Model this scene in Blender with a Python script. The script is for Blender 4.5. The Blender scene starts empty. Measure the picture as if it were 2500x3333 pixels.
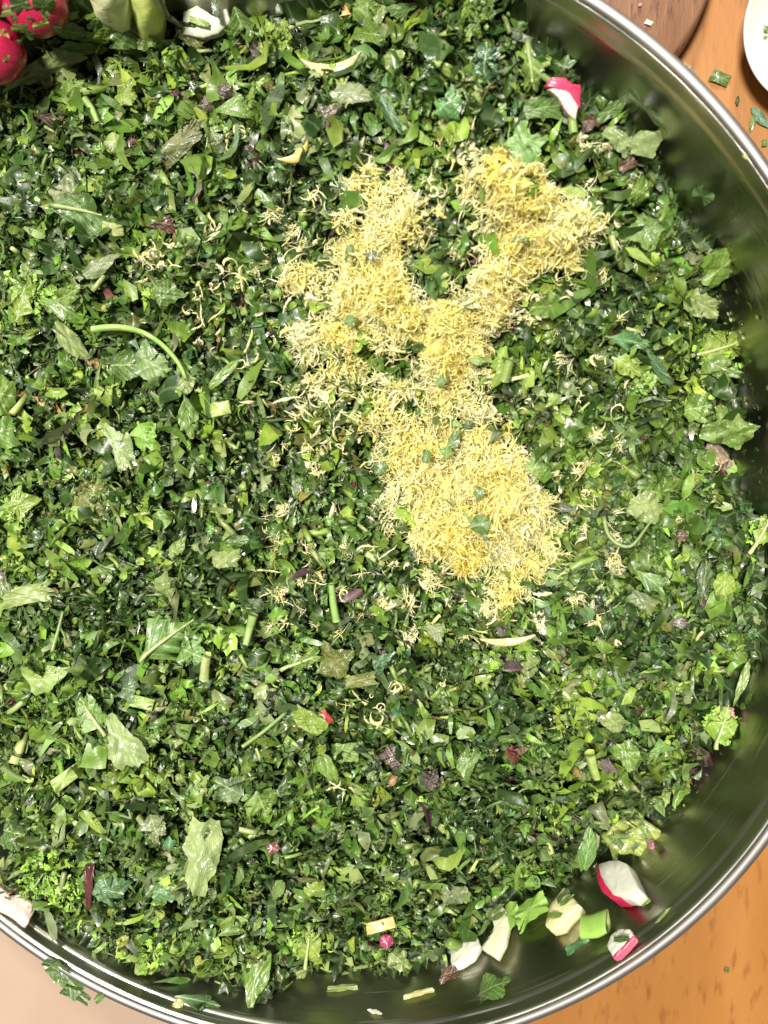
import bpy, math
import numpy as np
from mathutils import Matrix, Vector
rng = np.random.default_rng(11)
S = bpy.context.scene
# ---------------------------------------------------------------- camera
R0 = 0.18; ZR = 0.115; F = 2400.0
CAM = np.array([0.487*R0, 0.2363*R0, ZR + 1.1937*R0])
ax, ay = math.radians(-8.26), math.radians(11.13)
Rx = np.array([[1,0,0],[0,math.cos(ax),-math.sin(ax)],[0,math.sin(ax),math.cos(ax)]])
Ry = np.array([[math.cos(ay),0,math.sin(ay)],[0,1,0],[-math.sin(ay),0,math.cos(ay)]])
CR = Ry @ Rx
cd = bpy.data.cameras.new('camera'); cam = bpy.data.objects.new('camera', cd); S.collection.objects.link(cam)
m4 = np.eye(4); m4[:3,:3] = CR; m4[:3,3] = CAM
cam.matrix_world = Matrix(m4.tolist())
cd.sensor_fit = 'VERTICAL'; cd.sensor_height = 36; cd.lens = F/3333*36
cd.clip_start = 0.01; cd.clip_end = 50
cd.dof.use_dof = True; cd.dof.focus_distance = 0.262; cd.dof.aperture_fstop = 11
S.camera = cam
S.view_settings.view_transform = 'Standard'; S.view_settings.look = 'None'
S.view_settings.exposure = 0.0; S.view_settings.gamma = 1
# ---------------------------------------------------------------- light: a dim room and one ceiling lamp
W = bpy.data.worlds.new('World'); S.world = W; W.use_nodes = True
bg = W.node_tree.nodes['Background']; bg.inputs[0].default_value = (1.0, 0.95, 0.88, 1); bg.inputs[1].default_value = 0.21
def area(name, loc, target, size, power, col):
    l = bpy.data.lights.new(name, 'AREA'); l.shape = 'DISK'; l.size = size; l.energy = power; l.color = col
    o = bpy.data.objects.new(name, l); S.collection.objects.link(o); o.location = loc
    o.rotation_euler = (Vector(target) - Vector(loc)).to_track_quat('-Z', 'Y').to_euler()
    return o
area('ceiling_lamp', (-0.05, 0.24, 1.52), (0, 0, 0.06), 0.28, 51, (1.0, 0.95, 0.84))
area('ceiling_lamp_far', (0.10, 1.42, 1.20), (0, 0, 0.06), 0.22, 31, (1.0, 0.96, 0.90))

# ---------------------------------------------------------------- helpers
def link(o, parent=None):
    S.collection.objects.link(o)
    if parent: o.parent = parent
    return o
def tag(o, label=None, cat=None, group=None, kind=None):
    if label: o['label'] = label
    if cat: o['category'] = cat
    if group: o['group'] = group
    if kind: o['kind'] = kind
    return o
def mesh_np(name, V, T, col=None, uv=None, smooth=True, mat=None):
    V = np.ascontiguousarray(V, dtype=np.float32); T = np.ascontiguousarray(T, dtype=np.int32)
    me = bpy.data.meshes.new(name)
    k = T.shape[1]
    me.vertices.add(len(V)); me.vertices.foreach_set('co', V.ravel())
    me.loops.add(T.size); me.loops.foreach_set('vertex_index', T.ravel())
    me.polygons.add(len(T)); me.polygons.foreach_set('loop_start', np.arange(0, T.size, k, dtype=np.int32))
    me.polygons.foreach_set('use_smooth', np.full(len(T), smooth, dtype=bool))
    me.update(calc_edges=True)
    if col is not None:
        a = me.color_attributes.new('Col', 'FLOAT_COLOR', 'POINT')
        c = np.ones((len(V), 4), dtype=np.float32); c[:, :3] = col
        a.data.foreach_set('color', c.ravel())
    if uv is not None:
        u = me.uv_layers.new(name='UVMap')
        u.data.foreach_set('uv', np.ascontiguousarray(np.asarray(uv, dtype=np.float32)[T.ravel()]).ravel())
    if mat: me.materials.append(mat)
    return me
def obj(name, me, parent=None):
    return link(bpy.data.objects.new(name, me), parent)
def empty(name, loc):
    o = bpy.data.objects.new(name, None); o.empty_display_size = 0.005; o.location = loc
    return link(o)
def norm(v): return v/np.maximum(np.linalg.norm(v, axis=-1, keepdims=True), 1e-12)
# ---------------------------------------------------------------- materials
def newmat(name):
    m = bpy.data.materials.new(name); m.use_nodes = True
    nt = m.node_tree; nt.nodes.clear()
    return m, nt, nt.nodes.new('ShaderNodeOutputMaterial')
def N(nt, t, **kw):
    n = nt.nodes.new(t)
    for k, v in kw.items():
        if k in n.inputs: n.inputs[k].default_value = v
        else: setattr(n, k, v)
    return n
def L(nt, a, b): nt.links.new(a, b)
def maprange(nt, src, a, b, c, d):
    n = N(nt, 'ShaderNodeMapRange'); L(nt, src, n.inputs[0])
    for i, v in enumerate((a, b, c, d)): n.inputs[i+1].default_value = v
    return n.outputs[0]
def mixc(nt, fac, a, b, blend='MIX'):
    n = N(nt, 'ShaderNodeMix', data_type='RGBA', blend_type=blend)
    if isinstance(fac, (int, float)): n.inputs[0].default_value = fac
    else: L(nt, fac, n.inputs[0])
    for i, s in ((6, a), (7, b)):
        if isinstance(s, tuple): n.inputs[i].default_value = (*s, 1)
        else: L(nt, s, n.inputs[i])
    return n.outputs[2]
def math_(nt, op, a, b=None):
    n = N(nt, 'ShaderNodeMath', operation=op)
    for i, s in enumerate((a, b)):
        if s is None: continue
        if isinstance(s, (int, float)): n.inputs[i].default_value = s
        else: L(nt, s, n.inputs[i])
    return n.outputs[0]

def leaf_mat(name, veins=0.35, vscale=6.0, coat=0.18, trans=0.16, rib=False, bump=0.25):
    m, nt, out = newmat(name)
    at = N(nt, 'ShaderNodeAttribute', attribute_name='Col')
    geo = N(nt, 'ShaderNodeNewGeometry'); tc = N(nt, 'ShaderNodeTexCoord'); oi = N(nt, 'ShaderNodeObjectInfo')
    nz = N(nt, 'ShaderNodeTexNoise', Scale=700.0, Detail=3.0); L(nt, geo.outputs['Position'], nz.inputs[0])
    nz2 = N(nt, 'ShaderNodeTexNoise', Scale=160.0, Detail=2.0); L(nt, geo.outputs['Position'], nz2.inputs[0])
    vo = N(nt, 'ShaderNodeTexVoronoi', feature='DISTANCE_TO_EDGE', Scale=vscale); L(nt, tc.outputs['UV'], vo.inputs['Vector'])
    edge = maprange(nt, vo.outputs[0], 0.0, 0.07, 1.0, 0.0)
    c = mixc(nt, 1.0, at.outputs['Color'], mixc(nt, maprange(nt, nz2.outputs[0], .3, .7, 0, 1), (.72, .78, .70), (1.25, 1.18, 1.15)), 'MULTIPLY')
    c = mixc(nt, maprange(nt, nz.outputs[0], .58, .75, 0, .35), c, mixc(nt, 1.0, c, (.55, .6, .45), 'MULTIPLY'))
    c = mixc(nt, math_(nt, 'MULTIPLY', edge, veins), c, mixc(nt, 0.5, c, (.42, .52, .25)))
    if rib:
        sx = N(nt, 'ShaderNodeSeparateXYZ'); L(nt, tc.outputs['UV'], sx.inputs[0])
        v = math_(nt, 'ABSOLUTE', math_(nt, 'SUBTRACT', sx.outputs[1], 0.5))
        mid = maprange(nt, v, 0.006, 0.022, 1, 0)
        w = math_(nt, 'FRACT', math_(nt, 'MULTIPLY', math_(nt, 'SUBTRACT', sx.outputs[0], math_(nt, 'MULTIPLY', v, 0.9)), 6.0))
        side = maprange(nt, math_(nt, 'ABSOLUTE', math_(nt, 'SUBTRACT', w, 0.5)), 0.02, 0.07, 0.8, 0)
        ribs = math_(nt, 'MAXIMUM', mid, side)
        c = mixc(nt, math_(nt, 'MULTIPLY', ribs, 0.75), c, mixc(nt, 0.55, c, (.50, .60, .30)))
    # the underside of a leaf is paler and duller than its top
    c = mixc(nt, math_(nt, 'MULTIPLY', geo.outputs['Backfacing'], 0.30), c, (.26, .36, .17))
    bp = N(nt, 'ShaderNodeBump', Strength=bump, Distance=0.0006)
    h = math_(nt, 'ADD', nz.outputs[0], math_(nt, 'MULTIPLY', edge, -0.5)); L(nt, h, bp.inputs['Height'])
    p = N(nt, 'ShaderNodeBsdfPrincipled'); L(nt, c, p.inputs['Base Color']); L(nt, bp.outputs[0], p.inputs['Normal'])
    L(nt, maprange(nt, nz2.outputs[0], .35, .65, .30, .50), p.inputs['Roughness'])
    L(nt, maprange(nt, nz2.outputs[0], .42, .6, coat, 0.0), p.inputs['Coat Weight']); p.inputs['Coat Roughness'].default_value = 0.10
    tr = N(nt, 'ShaderNodeBsdfTranslucent'); L(nt, mixc(nt, 1.0, c, (1.3, 1.35, .6), 'MULTIPLY'), tr.inputs[0])
    mx = N(nt, 'ShaderNodeMixShader'); mx.inputs[0].default_value = trans
    L(nt, p.outputs[0], mx.inputs[1]); L(nt, tr.outputs[0], mx.inputs[2]); L(nt, mx.outputs[0], out.inputs[0])
    return m
M_leaf = leaf_mat('chopped_leaf', veins=.30, vscale=3.0)
M_hero = leaf_mat('leaf_veined', veins=.30, vscale=9.0, rib=True, coat=.25, bump=.2)
M_mint = leaf_mat('leaf_crinkled', veins=.65, vscale=8.0, rib=False, coat=.2, bump=.5)
M_stem = leaf_mat('stem', veins=0.0, trans=.12, bump=.15)
def zest_mat():
    m, nt, out = newmat('lemon_zest')
    at = N(nt, 'ShaderNodeAttribute', attribute_name='Col'); geo = N(nt, 'ShaderNodeNewGeometry')
    nz = N(nt, 'ShaderNodeTexNoise', Scale=900.0, Detail=2.0); L(nt, geo.outputs['Position'], nz.inputs[0])
    c = mixc(nt, maprange(nt, nz.outputs[0], .4, .65, 0, .40), at.outputs['Color'], (.98, .94, .58))
    p = N(nt, 'ShaderNodeBsdfPrincipled', Roughness=0.45); L(nt, c, p.inputs['Base Color'])
    bp = N(nt, 'ShaderNodeBump', Strength=.3, Distance=0.0004); L(nt, nz.outputs[0], bp.inputs['Height']); L(nt, bp.outputs[0], p.inputs['Normal'])
    tr = N(nt, 'ShaderNodeBsdfTranslucent'); L(nt, c, tr.inputs[0])
    mx = N(nt, 'ShaderNodeMixShader'); mx.inputs[0].default_value = .60
    L(nt, p.outputs[0], mx.inputs[1]); L(nt, tr.outputs[0], mx.inputs[2]); L(nt, mx.outputs[0], out.inputs[0])
    return m
M_zest = zest_mat()
def flesh_mat(name, trans=.2, rough=.3):
    m, nt, out = newmat(name)
    at = N(nt, 'ShaderNodeAttribute', attribute_name='Col'); geo = N(nt, 'ShaderNodeNewGeometry')
    nz = N(nt, 'ShaderNodeTexNoise', Scale=420.0, Detail=4.0); L(nt, geo.outputs['Position'], nz.inputs[0])
    c = mixc(nt, 1.0, at.outputs['Color'], mixc(nt, nz.outputs[0], (.78, .78, .74), (1.12, 1.12, 1.12)), 'MULTIPLY')
    p = N(nt, 'ShaderNodeBsdfPrincipled', Roughness=rough); L(nt, c, p.inputs['Base Color']); p.inputs['Coat Weight'].default_value = .3
    p.inputs['Coat Roughness'].default_value = .12
    bp = N(nt, 'ShaderNodeBump', Strength=.25, Distance=0.0005); L(nt, nz.outputs[0], bp.inputs['Height']); L(nt, bp.outputs[0], p.inputs['Normal'])
    tr = N(nt, 'ShaderNodeBsdfTranslucent'); L(nt, c, tr.inputs[0])
    mx = N(nt, 'ShaderNodeMixShader'); mx.inputs[0].default_value = trans
    L(nt, p.outputs[0], mx.inputs[1]); L(nt, tr.outputs[0], mx.inputs[2]); L(nt, mx.outputs[0], out.inputs[0])
    return m
M_flesh = flesh_mat('vegetable_flesh'); M_skin = flesh_mat('radish_skin', trans=.0, rough=.32)
def steel_mat(name, inner=True):
    m, nt, out = newmat(name)
    tc = N(nt, 'ShaderNodeTexCoord'); sx = N(nt, 'ShaderNodeSeparateXYZ'); L(nt, tc.outputs['Object'], sx.inputs[0])
    ang = math_(nt, 'ARCTAN2', sx.outputs[1], sx.outputs[0])
    cb = N(nt, 'ShaderNodeCombineXYZ'); L(nt, math_(nt, 'MULTIPLY', ang, 0.35), cb.inputs[0]); L(nt, math_(nt, 'MULTIPLY', sx.outputs[2], 90.0), cb.inputs[1])
    rr = math_(nt, 'SQRT', math_(nt, 'ADD', math_(nt, 'MULTIPLY', sx.outputs[0], sx.outputs[0]), math_(nt, 'MULTIPLY', sx.outputs[1], sx.outputs[1])))
    L(nt, math_(nt, 'MULTIPLY', rr, 90.0), cb.inputs[2])
    br = N(nt, 'ShaderNodeTexNoise', Scale=14.0, Detail=4.0); L(nt, cb.outputs[0], br.inputs[0])
    # single scratches of short length along the turning direction
    cb2 = N(nt, 'ShaderNodeCombineXYZ'); L(nt, math_(nt, 'MULTIPLY', ang, 5.0), cb2.inputs[0]); L(nt, math_(nt, 'MULTIPLY', rr, 900.0), cb2.inputs[1]); L(nt, math_(nt, 'MULTIPLY', sx.outputs[2], 900.0), cb2.inputs[2])
    sc = N(nt, 'ShaderNodeTexNoise', Scale=1.0, Detail=1.0); L(nt, cb2.outputs[0], sc.inputs[0])
    scr = maprange(nt, sc.outputs[0], .67, .73, 0, 1)
    sm = N(nt, 'ShaderNodeTexNoise', Scale=18.0, Detail=3.0); L(nt, tc.outputs['Object'], sm.inputs[0])
    p = N(nt, 'ShaderNodeBsdfPrincipled', Metallic=1.0)
    col = mixc(nt, maprange(nt, sm.outputs[0], .35, .7, 0, 1), *(((.31, .31, .25), (.47, .465, .39)) if inner else ((.26, .25, .245), (.32, .31, .30))))
    L(nt, col, p.inputs['Base Color'])
    r = math_(nt, 'ADD', maprange(nt, sm.outputs[0], .3, .7, .25 if inner else .52, .36 if inner else .62), math_(nt, 'MULTIPLY', scr, .2))
    L(nt, r, p.inputs['Roughness'])
    p.inputs['Anisotropic'].default_value = .35 if inner else .2
    tg = N(nt, 'ShaderNodeTangent', direction_type='RADIAL', axis='Z'); L(nt, tg.outputs[0], p.inputs['Tangent'])
    bp = N(nt, 'ShaderNodeBump', Strength=.16 if inner else .05, Distance=0.0004)
    L(nt, math_(nt, 'ADD', br.outputs[0], math_(nt, 'MULTIPLY', scr, .8)), bp.inputs['Height']); L(nt, bp.outputs[0], p.inputs['Normal'])
    L(nt, p.outputs[0], out.inputs[0])
    return m
M_steel = steel_mat('brushed_steel'); M_rim = steel_mat('polished_rim_steel', False)
def simple(name, rough, c1, c2, scale, stretch=(1,1,1), bump=.1, detail=5.0, spec=.4, dist=0.001, c3=None):
    m, nt, out = newmat(name)
    tc = N(nt, 'ShaderNodeTexCoord'); mp = N(nt, 'ShaderNodeMapping'); mp.inputs['Scale'].default_value = stretch
    L(nt, tc.outputs['Object'], mp.inputs[0])
    nz = N(nt, 'ShaderNodeTexNoise', Scale=scale, Detail=detail); L(nt, mp.outputs[0], nz.inputs[0])
    nf = N(nt, 'ShaderNodeTexNoise', Scale=scale*9, Detail=4.0); L(nt, mp.outputs[0], nf.inputs[0])
    c = mixc(nt, maprange(nt, nz.outputs[0], .35, .68, 0, 1), c1, c2)
    if c3: c = mixc(nt, maprange(nt, nf.outputs[0], .56, .72, 0, .8), c, c3)
    p = N(nt, 'ShaderNodeBsdfPrincipled', Roughness=rough); L(nt, c, p.inputs['Base Color']); p.inputs['Specular IOR Level'].default_value = spec
    bp = N(nt, 'ShaderNodeBump', Strength=bump, Distance=dist); L(nt, nf.outputs[0], bp.inputs['Height']); L(nt, bp.outputs[0], p.inputs['Normal'])
    L(nt, p.outputs[0], out.inputs[0])
    return m
M_table = simple('varnished_light_wood', .38, (.27, .110, .024), (.34, .150, .040), 30.0, (1, .22, 1), .2, detail=9.0, c3=(.18, .068, .018))
M_board = simple('dark_wooden_board', .6, (.15, .070, .035), (.26, .135, .075), 60.0, (1, .25, 1), .4, c3=(.08, .04, .025))
M_plate = simple('white_glaze', .3, (.55, .55, .51), (.58, .58, .54), 8.0, bump=.02)
M_cloth = simple('beige_cloth', .9, (.31, .225, .17), (.35, .26, .20), 14.0, bump=.25, spec=.1)

# ---------------------------------------------------------------- bowl
prof = [(0.0,.0040),(.052,.0040),(.085,.0048),(.112,.0085),(.132,.0180),(.1475,.0340),(.158,.0530),(.1662,.0750),(.1718,.0965),(.1744,.1095)]
prof = np.array(prof)
from_r, from_z = prof[:, 0], prof[:, 1]
# smooth the profile with a Catmull-Rom pass
def catmull(P, k=6):
    Q = np.vstack([2*P[0]-P[1], P, 2*P[-1]-P[-2]]); o = []
    for i in range(1, len(Q)-2):
        for t in np.linspace(0, 1, k, endpoint=False):
            a, b, c, d = Q[i-1], Q[i], Q[i+1], Q[i+2]
            o.append(.5*((2*b)+(-a+c)*t+(2*a-5*b+4*c-d)*t*t+(-a+3*b-3*c+d)*t**3))
    o.append(P[-1]); return np.array(o)
pin = catmull(prof)
def zbowl(r): return np.interp(r, np.append(pin[:,0], [.1756, .1762]), np.append(pin[:,1], [.1124, .1142]))
def lathe(P, n, closed=False):
    a = np.linspace(0, 2*np.pi, n, endpoint=False)
    V = np.stack([P[None,:,0]*np.cos(a)[:,None], P[None,:,0]*np.sin(a)[:,None], np.broadcast_to(P[None,:,1], (n, len(P)))], -1).reshape(-1, 3)
    k = len(P); T = []
    i = np.arange(n)[:, None]; j = np.arange(k if closed else k-1)[None, :]
    a0 = i*k+j; a1 = i*k+(j+1) % k; b0 = ((i+1) % n)*k+j; b1 = ((i+1) % n)*k+(j+1) % k
    return V, np.stack([a0, b0, b1, a1], -1).reshape(-1, 4)
bowl = empty('mixing_bowl', (0, 0, 0)); tag(bowl, 'large round stainless steel mixing bowl full of chopped herbs', 'bowl')
inner = np.vstack([pin, [(.1747,.1097),(.1749,.1103),(.1756,.1124),(.1762,.1142)]])
outer = inner[::-1] + np.array([.0009, -.0003]); outer = np.array([(r, max(z-0.0008, .0012)) for r, z in outer]); outer[-1,0] = 0
V, T = lathe(np.vstack([inner, outer]), 256); obj('bowl_wall', mesh_np('bowl_wall', V, T, mat=M_steel), bowl)
t = np.linspace(0, 2*np.pi, 14, endpoint=False)
bead = np.stack([.1777+.0016*np.cos(t), .1142+.0013*np.sin(t)], 1)
V, T = lathe(bead, 256, True); obj('rolled_rim', mesh_np('rolled_rim', V, T, mat=M_rim), bowl)

# ---------------------------------------------------------------- rays from picture points onto real surfaces
def ray(px, py):
    d = CR @ np.array([(px-1250)/F, -(py-1666.5)/F, -1.0]); return d
def hit(px, py, fz, z0=ZR-.0012):
    d = ray(px, py); t0 = (z0-CAM[2])/d[2]; t1 = (0.0-CAM[2])/d[2]
    last = t0
    for t_ in np.linspace(t0, t1, 260):
        P = CAM+d*t_
        if P[2] <= fz(P[0], P[1]):
            lo, hi = last, t_
            for _ in range(12):
                mid = (lo+hi)/2; P = CAM+d*mid
                if P[2] <= fz(P[0], P[1]): hi = mid
                else: lo = mid
            return CAM+d*hi
        last = t_
    return CAM+d*t1
def plane(px, py, z):
    d = ray(px, py); return CAM+d*((z-CAM[2])/d[2])
bw = lambda x, y: float(zbowl(np.hypot(x, y)))

# herb heap outline
BPX = [(1735,-40),(1740,120),(1850,170),(1950,300),(2070,380),(2140,480),(2200,600),(2260,720),(2350,800),(2375,900),(2340,980),(2385,1150),(2440,1330),(2400,1480),(2420,1580),
 (2500,1700),(2520,1900),(2500,2120),(2430,2220),(2370,2400),(2270,2540),(2170,2650),(2080,2740),(1920,2830),(1850,2900),(1740,2950),(1640,3010),(1560,3080),(1450,3170),(1290,3215),(1125,3205),(1010,3200),(870,3290),
 (740,3245),(520,3200),(370,3150),(244,3086),(120,3010),(0,2985)]
BPX = [(x-22 if x > 1700 else x, y-50 if y > 2900 else y-20 if y > 2400 else y) for x, y in BPX]
B = [hit(x, y, bw) for x, y in BPX]
a_end = math.degrees(math.atan2(B[-1][1], B[-1][0])) % 360; 
for a in np.linspace(a_end-6, 132, 16):
    r = .1685; B.append(np.array([r*math.cos(math.radians(a)), r*math.sin(math.radians(a)), float(zbowl(r))]))
for x, y in [(-150,330),(0,270),(150,190),(300,130),(450,90),(600,80),(800,60),(1000,30),(1180,-20),(1400,-120),(1600,-120)]:
    B.append(plane(x, y, .082))
B = np.array(B)
def polydist(X, Y, P):
    d = np.full(X.shape, 1e9); ins = np.zeros(X.shape, bool); n = len(P)
    for i in range(n):
        a, b = P[i, :2], P[(i+1) % n, :2]; ab = b-a
        t_ = np.clip(((X-a[0])*ab[0]+(Y-a[1])*ab[1])/(ab@ab+1e-18), 0, 1)
        d = np.minimum(d, np.hypot(X-a[0]-t_*ab[0], Y-a[1]-t_*ab[1]))
        c = ((a[1] > Y) != (b[1] > Y)) & (X < (b[0]-a[0])*(Y-a[1])/(b[1]-a[1]+1e-18)+a[0]); ins ^= c
    return np.where(ins, d, -d)
G = 260; gx = np.linspace(-.18, .18, G); GX, GY = np.meshgrid(gx, gx, indexing='ij')
D = polydist(GX, GY, B)
wsum = np.zeros_like(GX); zs = np.zeros_like(GX)
for b in B:
    w = 1/(((GX-b[0])**2+(GY-b[1])**2)+1e-5)**1.5; wsum += w; zs += w*b[2]
BASE = zs/wsum
def gnoise(X, Y, cell, seed):
    r = np.random.default_rng(seed); K = 64; g = r.standard_normal((K, K))
    u = X/cell; v = Y/cell; i = np.floor(u).astype(int); j = np.floor(v).astype(int); fu = u-i; fv = v-j
    fu = fu*fu*(3-2*fu); fv = fv*fv*(3-2*fv)
    q = lambda a, b: g[a % K, b % K]
    return (q(i,j)*(1-fu)+q(i+1,j)*fu)*(1-fv)+(q(i,j+1)*(1-fu)+q(i+1,j+1)*fu)*fv
Dp = np.clip(D, 0, None)
HG = BASE + .020*(1-np.exp(-Dp/.030)) + np.minimum(1, Dp/.008)*(.0028*gnoise(GX, GY, .022, 1)+.0022*gnoise(GX, GY, .010, 2)+.0017*gnoise(GX, GY, .0055, 3))
HG = np.where(D > -.0015, HG, -1)
def grid(A, x, y):
    u = np.clip((np.asarray(x)+.18)/.36*(G-1), 0, G-1.001); v = np.clip((np.asarray(y)+.18)/.36*(G-1), 0, G-1.001)
    i = u.astype(int); j = v.astype(int); fu = u-i; fv = v-j
    return (A[i,j]*(1-fu)+A[i+1,j]*fu)*(1-fv)+(A[i,j+1]*(1-fu)+A[i+1,j+1]*fu)*fv
HF = np.where(HG < -.5, BASE, HG)
NXG, NYG = np.gradient(HF, gx[1]-gx[0])
for _ in range(3):
    NXG = (NXG+np.roll(NXG,1,0)+np.roll(NXG,-1,0)+np.roll(NXG,1,1)+np.roll(NXG,-1,1))/5
    NYG = (NYG+np.roll(NYG,1,0)+np.roll(NYG,-1,0)+np.roll(NYG,1,1)+np.roll(NYG,-1,1))/5
def normal(x, y): return norm(np.stack([-grid(NXG, x, y), -grid(NYG, x, y), np.ones(np.shape(x))], -1))
def top(x, y): return max(float(grid(HG, x, y)), bw(x, y))

# ---------------------------------------------------------------- colours (linear albedo)
C = dict(lime=(.25,.38,.060), bright=(.16,.29,.050), green=(.088,.185,.036), dark=(.036,.085,.020), pale=(.30,.40,.17), blue=(.045,.125,.055), grey=(.20,.26,.15),
         olive=(.17,.20,.055), purple=(.060,.028,.040), maroon=(.07,.018,.020), pink=(.42,.19,.21), cream=(.72,.66,.34), white=(.78,.78,.68), brown=(.24,.13,.05), yellow=(.60,.50,.06), tan=(.62,.45,.17),
         red=(.42,.012,.060), stem=(.27,.40,.09), palestem=(.48,.55,.22))
C = {k: np.array(v)*((.64, .62, .49) if k in ('lime', 'bright', 'green', 'dark', 'olive', 'grey', 'pale') else .78 if k in ('stem', 'palestem', 'white', 'cream', 'blue', 'pink') else 1.0) for k, v in C.items()}

# ---------------------------------------------------------------- library of small chopped pieces, unit size about 1
def fan(outl, zf, uvs=3.0, ring=True):
    n = len(outl); c0 = outl.mean(0); off = rng.uniform(0, 10, 2)
    inner_ = c0+(outl-c0)*rng.uniform(.45, .62, (n, 1)); V = np.vstack([[c0], inner_, outl]); z = zf(V[:,0], V[:,1]); V = np.column_stack([V, z])
    V[1:n+1, 2] += rng.normal(0, .035, n); V[n+1:, 2] += rng.normal(0, .05, n)
    T = [(0, 1+i, 1+(i+1) % n) for i in range(n)]
    for i in range(n): j = (i+1) % n; T += [(1+i, 1+n+i, 1+n+j), (1+i, 1+n+j, 1+j)]
    return V, np.array(T), V[:, :2]*0.35+off
def bendf():
    k1, k2, k3 = rng.normal(0, .75), rng.normal(0, .55), rng.normal(0, .45); c = rng.normal(0, .25); f_, p_ = rng.uniform(5, 9), rng.uniform(0, 6)
    return lambda x, y: k1*x*x+k2*y*y+k3*x*y+c*np.abs(x+.1*y)-.08+.035*np.sin(f_*x+3*y+p_)
def scrap():
    n = rng.integers(5, 10)
    a = np.linspace(0, 2*np.pi, n, endpoint=False)+rng.normal(0, .22, n); asp = rng.uniform(.28, .85)
    r = rng.uniform(.36, .66, n); return fan(np.column_stack([r*np.cos(a), asp*r*np.sin(a)]), bendf())
def lobed():
    k = rng.integers(7, 12); sp = rng.uniform(.6, 1.3); t_ = np.linspace(-sp, sp, k); r = .85+.09*np.where(np.arange(k) % 2, 1, -1)+.10*np.cos(t_*rng.uniform(2, 5)+rng.normal(0, .5))+rng.uniform(-.05, .05, k)
    o = np.column_stack([r*np.cos(t_)-.5, r*np.sin(t_)*rng.uniform(.6, .95)]); o = np.vstack([o, [[-.45, .08], [-.45, -.08]] if rng.random() < .5 else [[-.1, .45], [-.12, -.4]]]); return fan(o, bendf())
def sliver():
    m = 4; x = np.linspace(-.5, .5, m+1); w = rng.uniform(.05, .17)*(1-.6*np.abs(x*2)**2)*rng.uniform(.8, 1.2, 5); k = rng.normal(0, .8); tw = rng.normal(0, .9); kk = rng.normal(0, .5)
    V = []; 
    for xi, wi in zip(x, w):
        a_ = tw*xi*2; V += [(xi, kk*xi*xi+wi*math.cos(a_), k*xi*xi+wi*math.sin(a_)), (xi, kk*xi*xi-wi*math.cos(a_), k*xi*xi-wi*math.sin(a_))]
    T = [];
    for i in range(m): T += [(2*i, 2*i+1, 2*i+2), (2*i+1, 2*i+3, 2*i+2)]
    V = np.array(V); return V, np.array(T), V[:, :2]*.35+rng.uniform(0, 10, 2)
def folded():
    V0, T0, U = scrap(); V = V0.copy(); a_ = rng.uniform(.6, 1.2); y = V[:,1]; V[:,1] = np.abs(y)*math.cos(a_); V[:,2] += np.abs(y)*math.sin(a_)*np.where(y > 0, 1, .25)
    return V, T0, U
def stalk(n=5, seg=1):
    r = rng.uniform(.09, .20); k = rng.normal(0, .25); V = []; T = []
    xs = np.linspace(-.5, .5, seg+2)
    for x in xs:
        for i in range(n):
            a_ = 2*math.pi*i/n; V.append((x+rng.normal(0, .015), r*math.cos(a_)+k*x*x, r*math.sin(a_)))
    for s in range(len(xs)-1):
        for i in range(n):
            a0, a1 = s*n+i, s*n+(i+1) % n; T += [(a0, a1, a0+n), (a1, a1+n, a0+n)]
    for e, fl in ((0, 0), ((len(xs)-1)*n, 1)):
        for i in range(1, n-1): T.append((e, e+i+1, e+i) if not fl else (e, e+i, e+i+1))
    V = np.array(V); return V, np.array(T), V[:, :2]*.35
def tuft():
    VV = []; TT = []; UU = []; o = 0
    for k in range(6):
        V, T, U = lobed() if k % 2 else sliver(); a_ = rng.uniform(-1.2, 1.2); s = rng.uniform(.35, .6); V = V*s; V[:,0] += .3*s
        c_, s_ = math.cos(a_), math.sin(a_); V = np.column_stack([V[:,0]*c_-V[:,1]*s_, V[:,0]*s_+V[:,1]*c_, V[:,2]+V[:,0]*rng.uniform(-.5, .9)])
        VV.append(V); TT.append(T+o); UU.append(U); o += len(V)
    return np.vstack(VV), np.vstack(TT), np.vstack(UU)
LIB = {'scrap': [scrap() for _ in range(40)], 'lobed': [lobed() for _ in range(12)], 'sliver': [sliver() for _ in range(26)], 'folded': [folded() for _ in range(12)], 'stalk': [stalk() for _ in range(8)], 'tuft': [tuft() for _ in range(8)]}

def rotbatch(nrm, yaw, tilt, taxis):
    n = len(nrm); ref = np.tile([1., 0, 0], (n, 1)); X = norm(ref-nrm*(ref*nrm).sum(1, keepdims=True)); Y = np.cross(nrm, X)
    A = X*np.cos(taxis)[:,None]+Y*np.sin(taxis)[:,None]; Bv = -X*np.sin(taxis)[:,None]+Y*np.cos(taxis)[:,None]
    Z = nrm*np.cos(tilt)[:,None]+Bv*np.sin(tilt)[:,None]; B2 = np.cross(Z, A)
    X2 = A*np.cos(yaw)[:,None]+B2*np.sin(yaw)[:,None]; Y2 = np.cross(Z, X2)
    return np.stack([X2, Y2, Z], -1)
def inside_pts(n, mind=0.0, wfun=None):
    out = np.zeros((0, 2))
    while len(out) < n:
        p = rng.uniform(-.175, .175, (n*2, 2)); ok = grid(D, p[:,0], p[:,1]) > mind
        if wfun is not None: ok &= rng.random(len(p)) < wfun(p[:,0], p[:,1])
        out = np.vstack([out, p[ok]])
    return out[:n]
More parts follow.
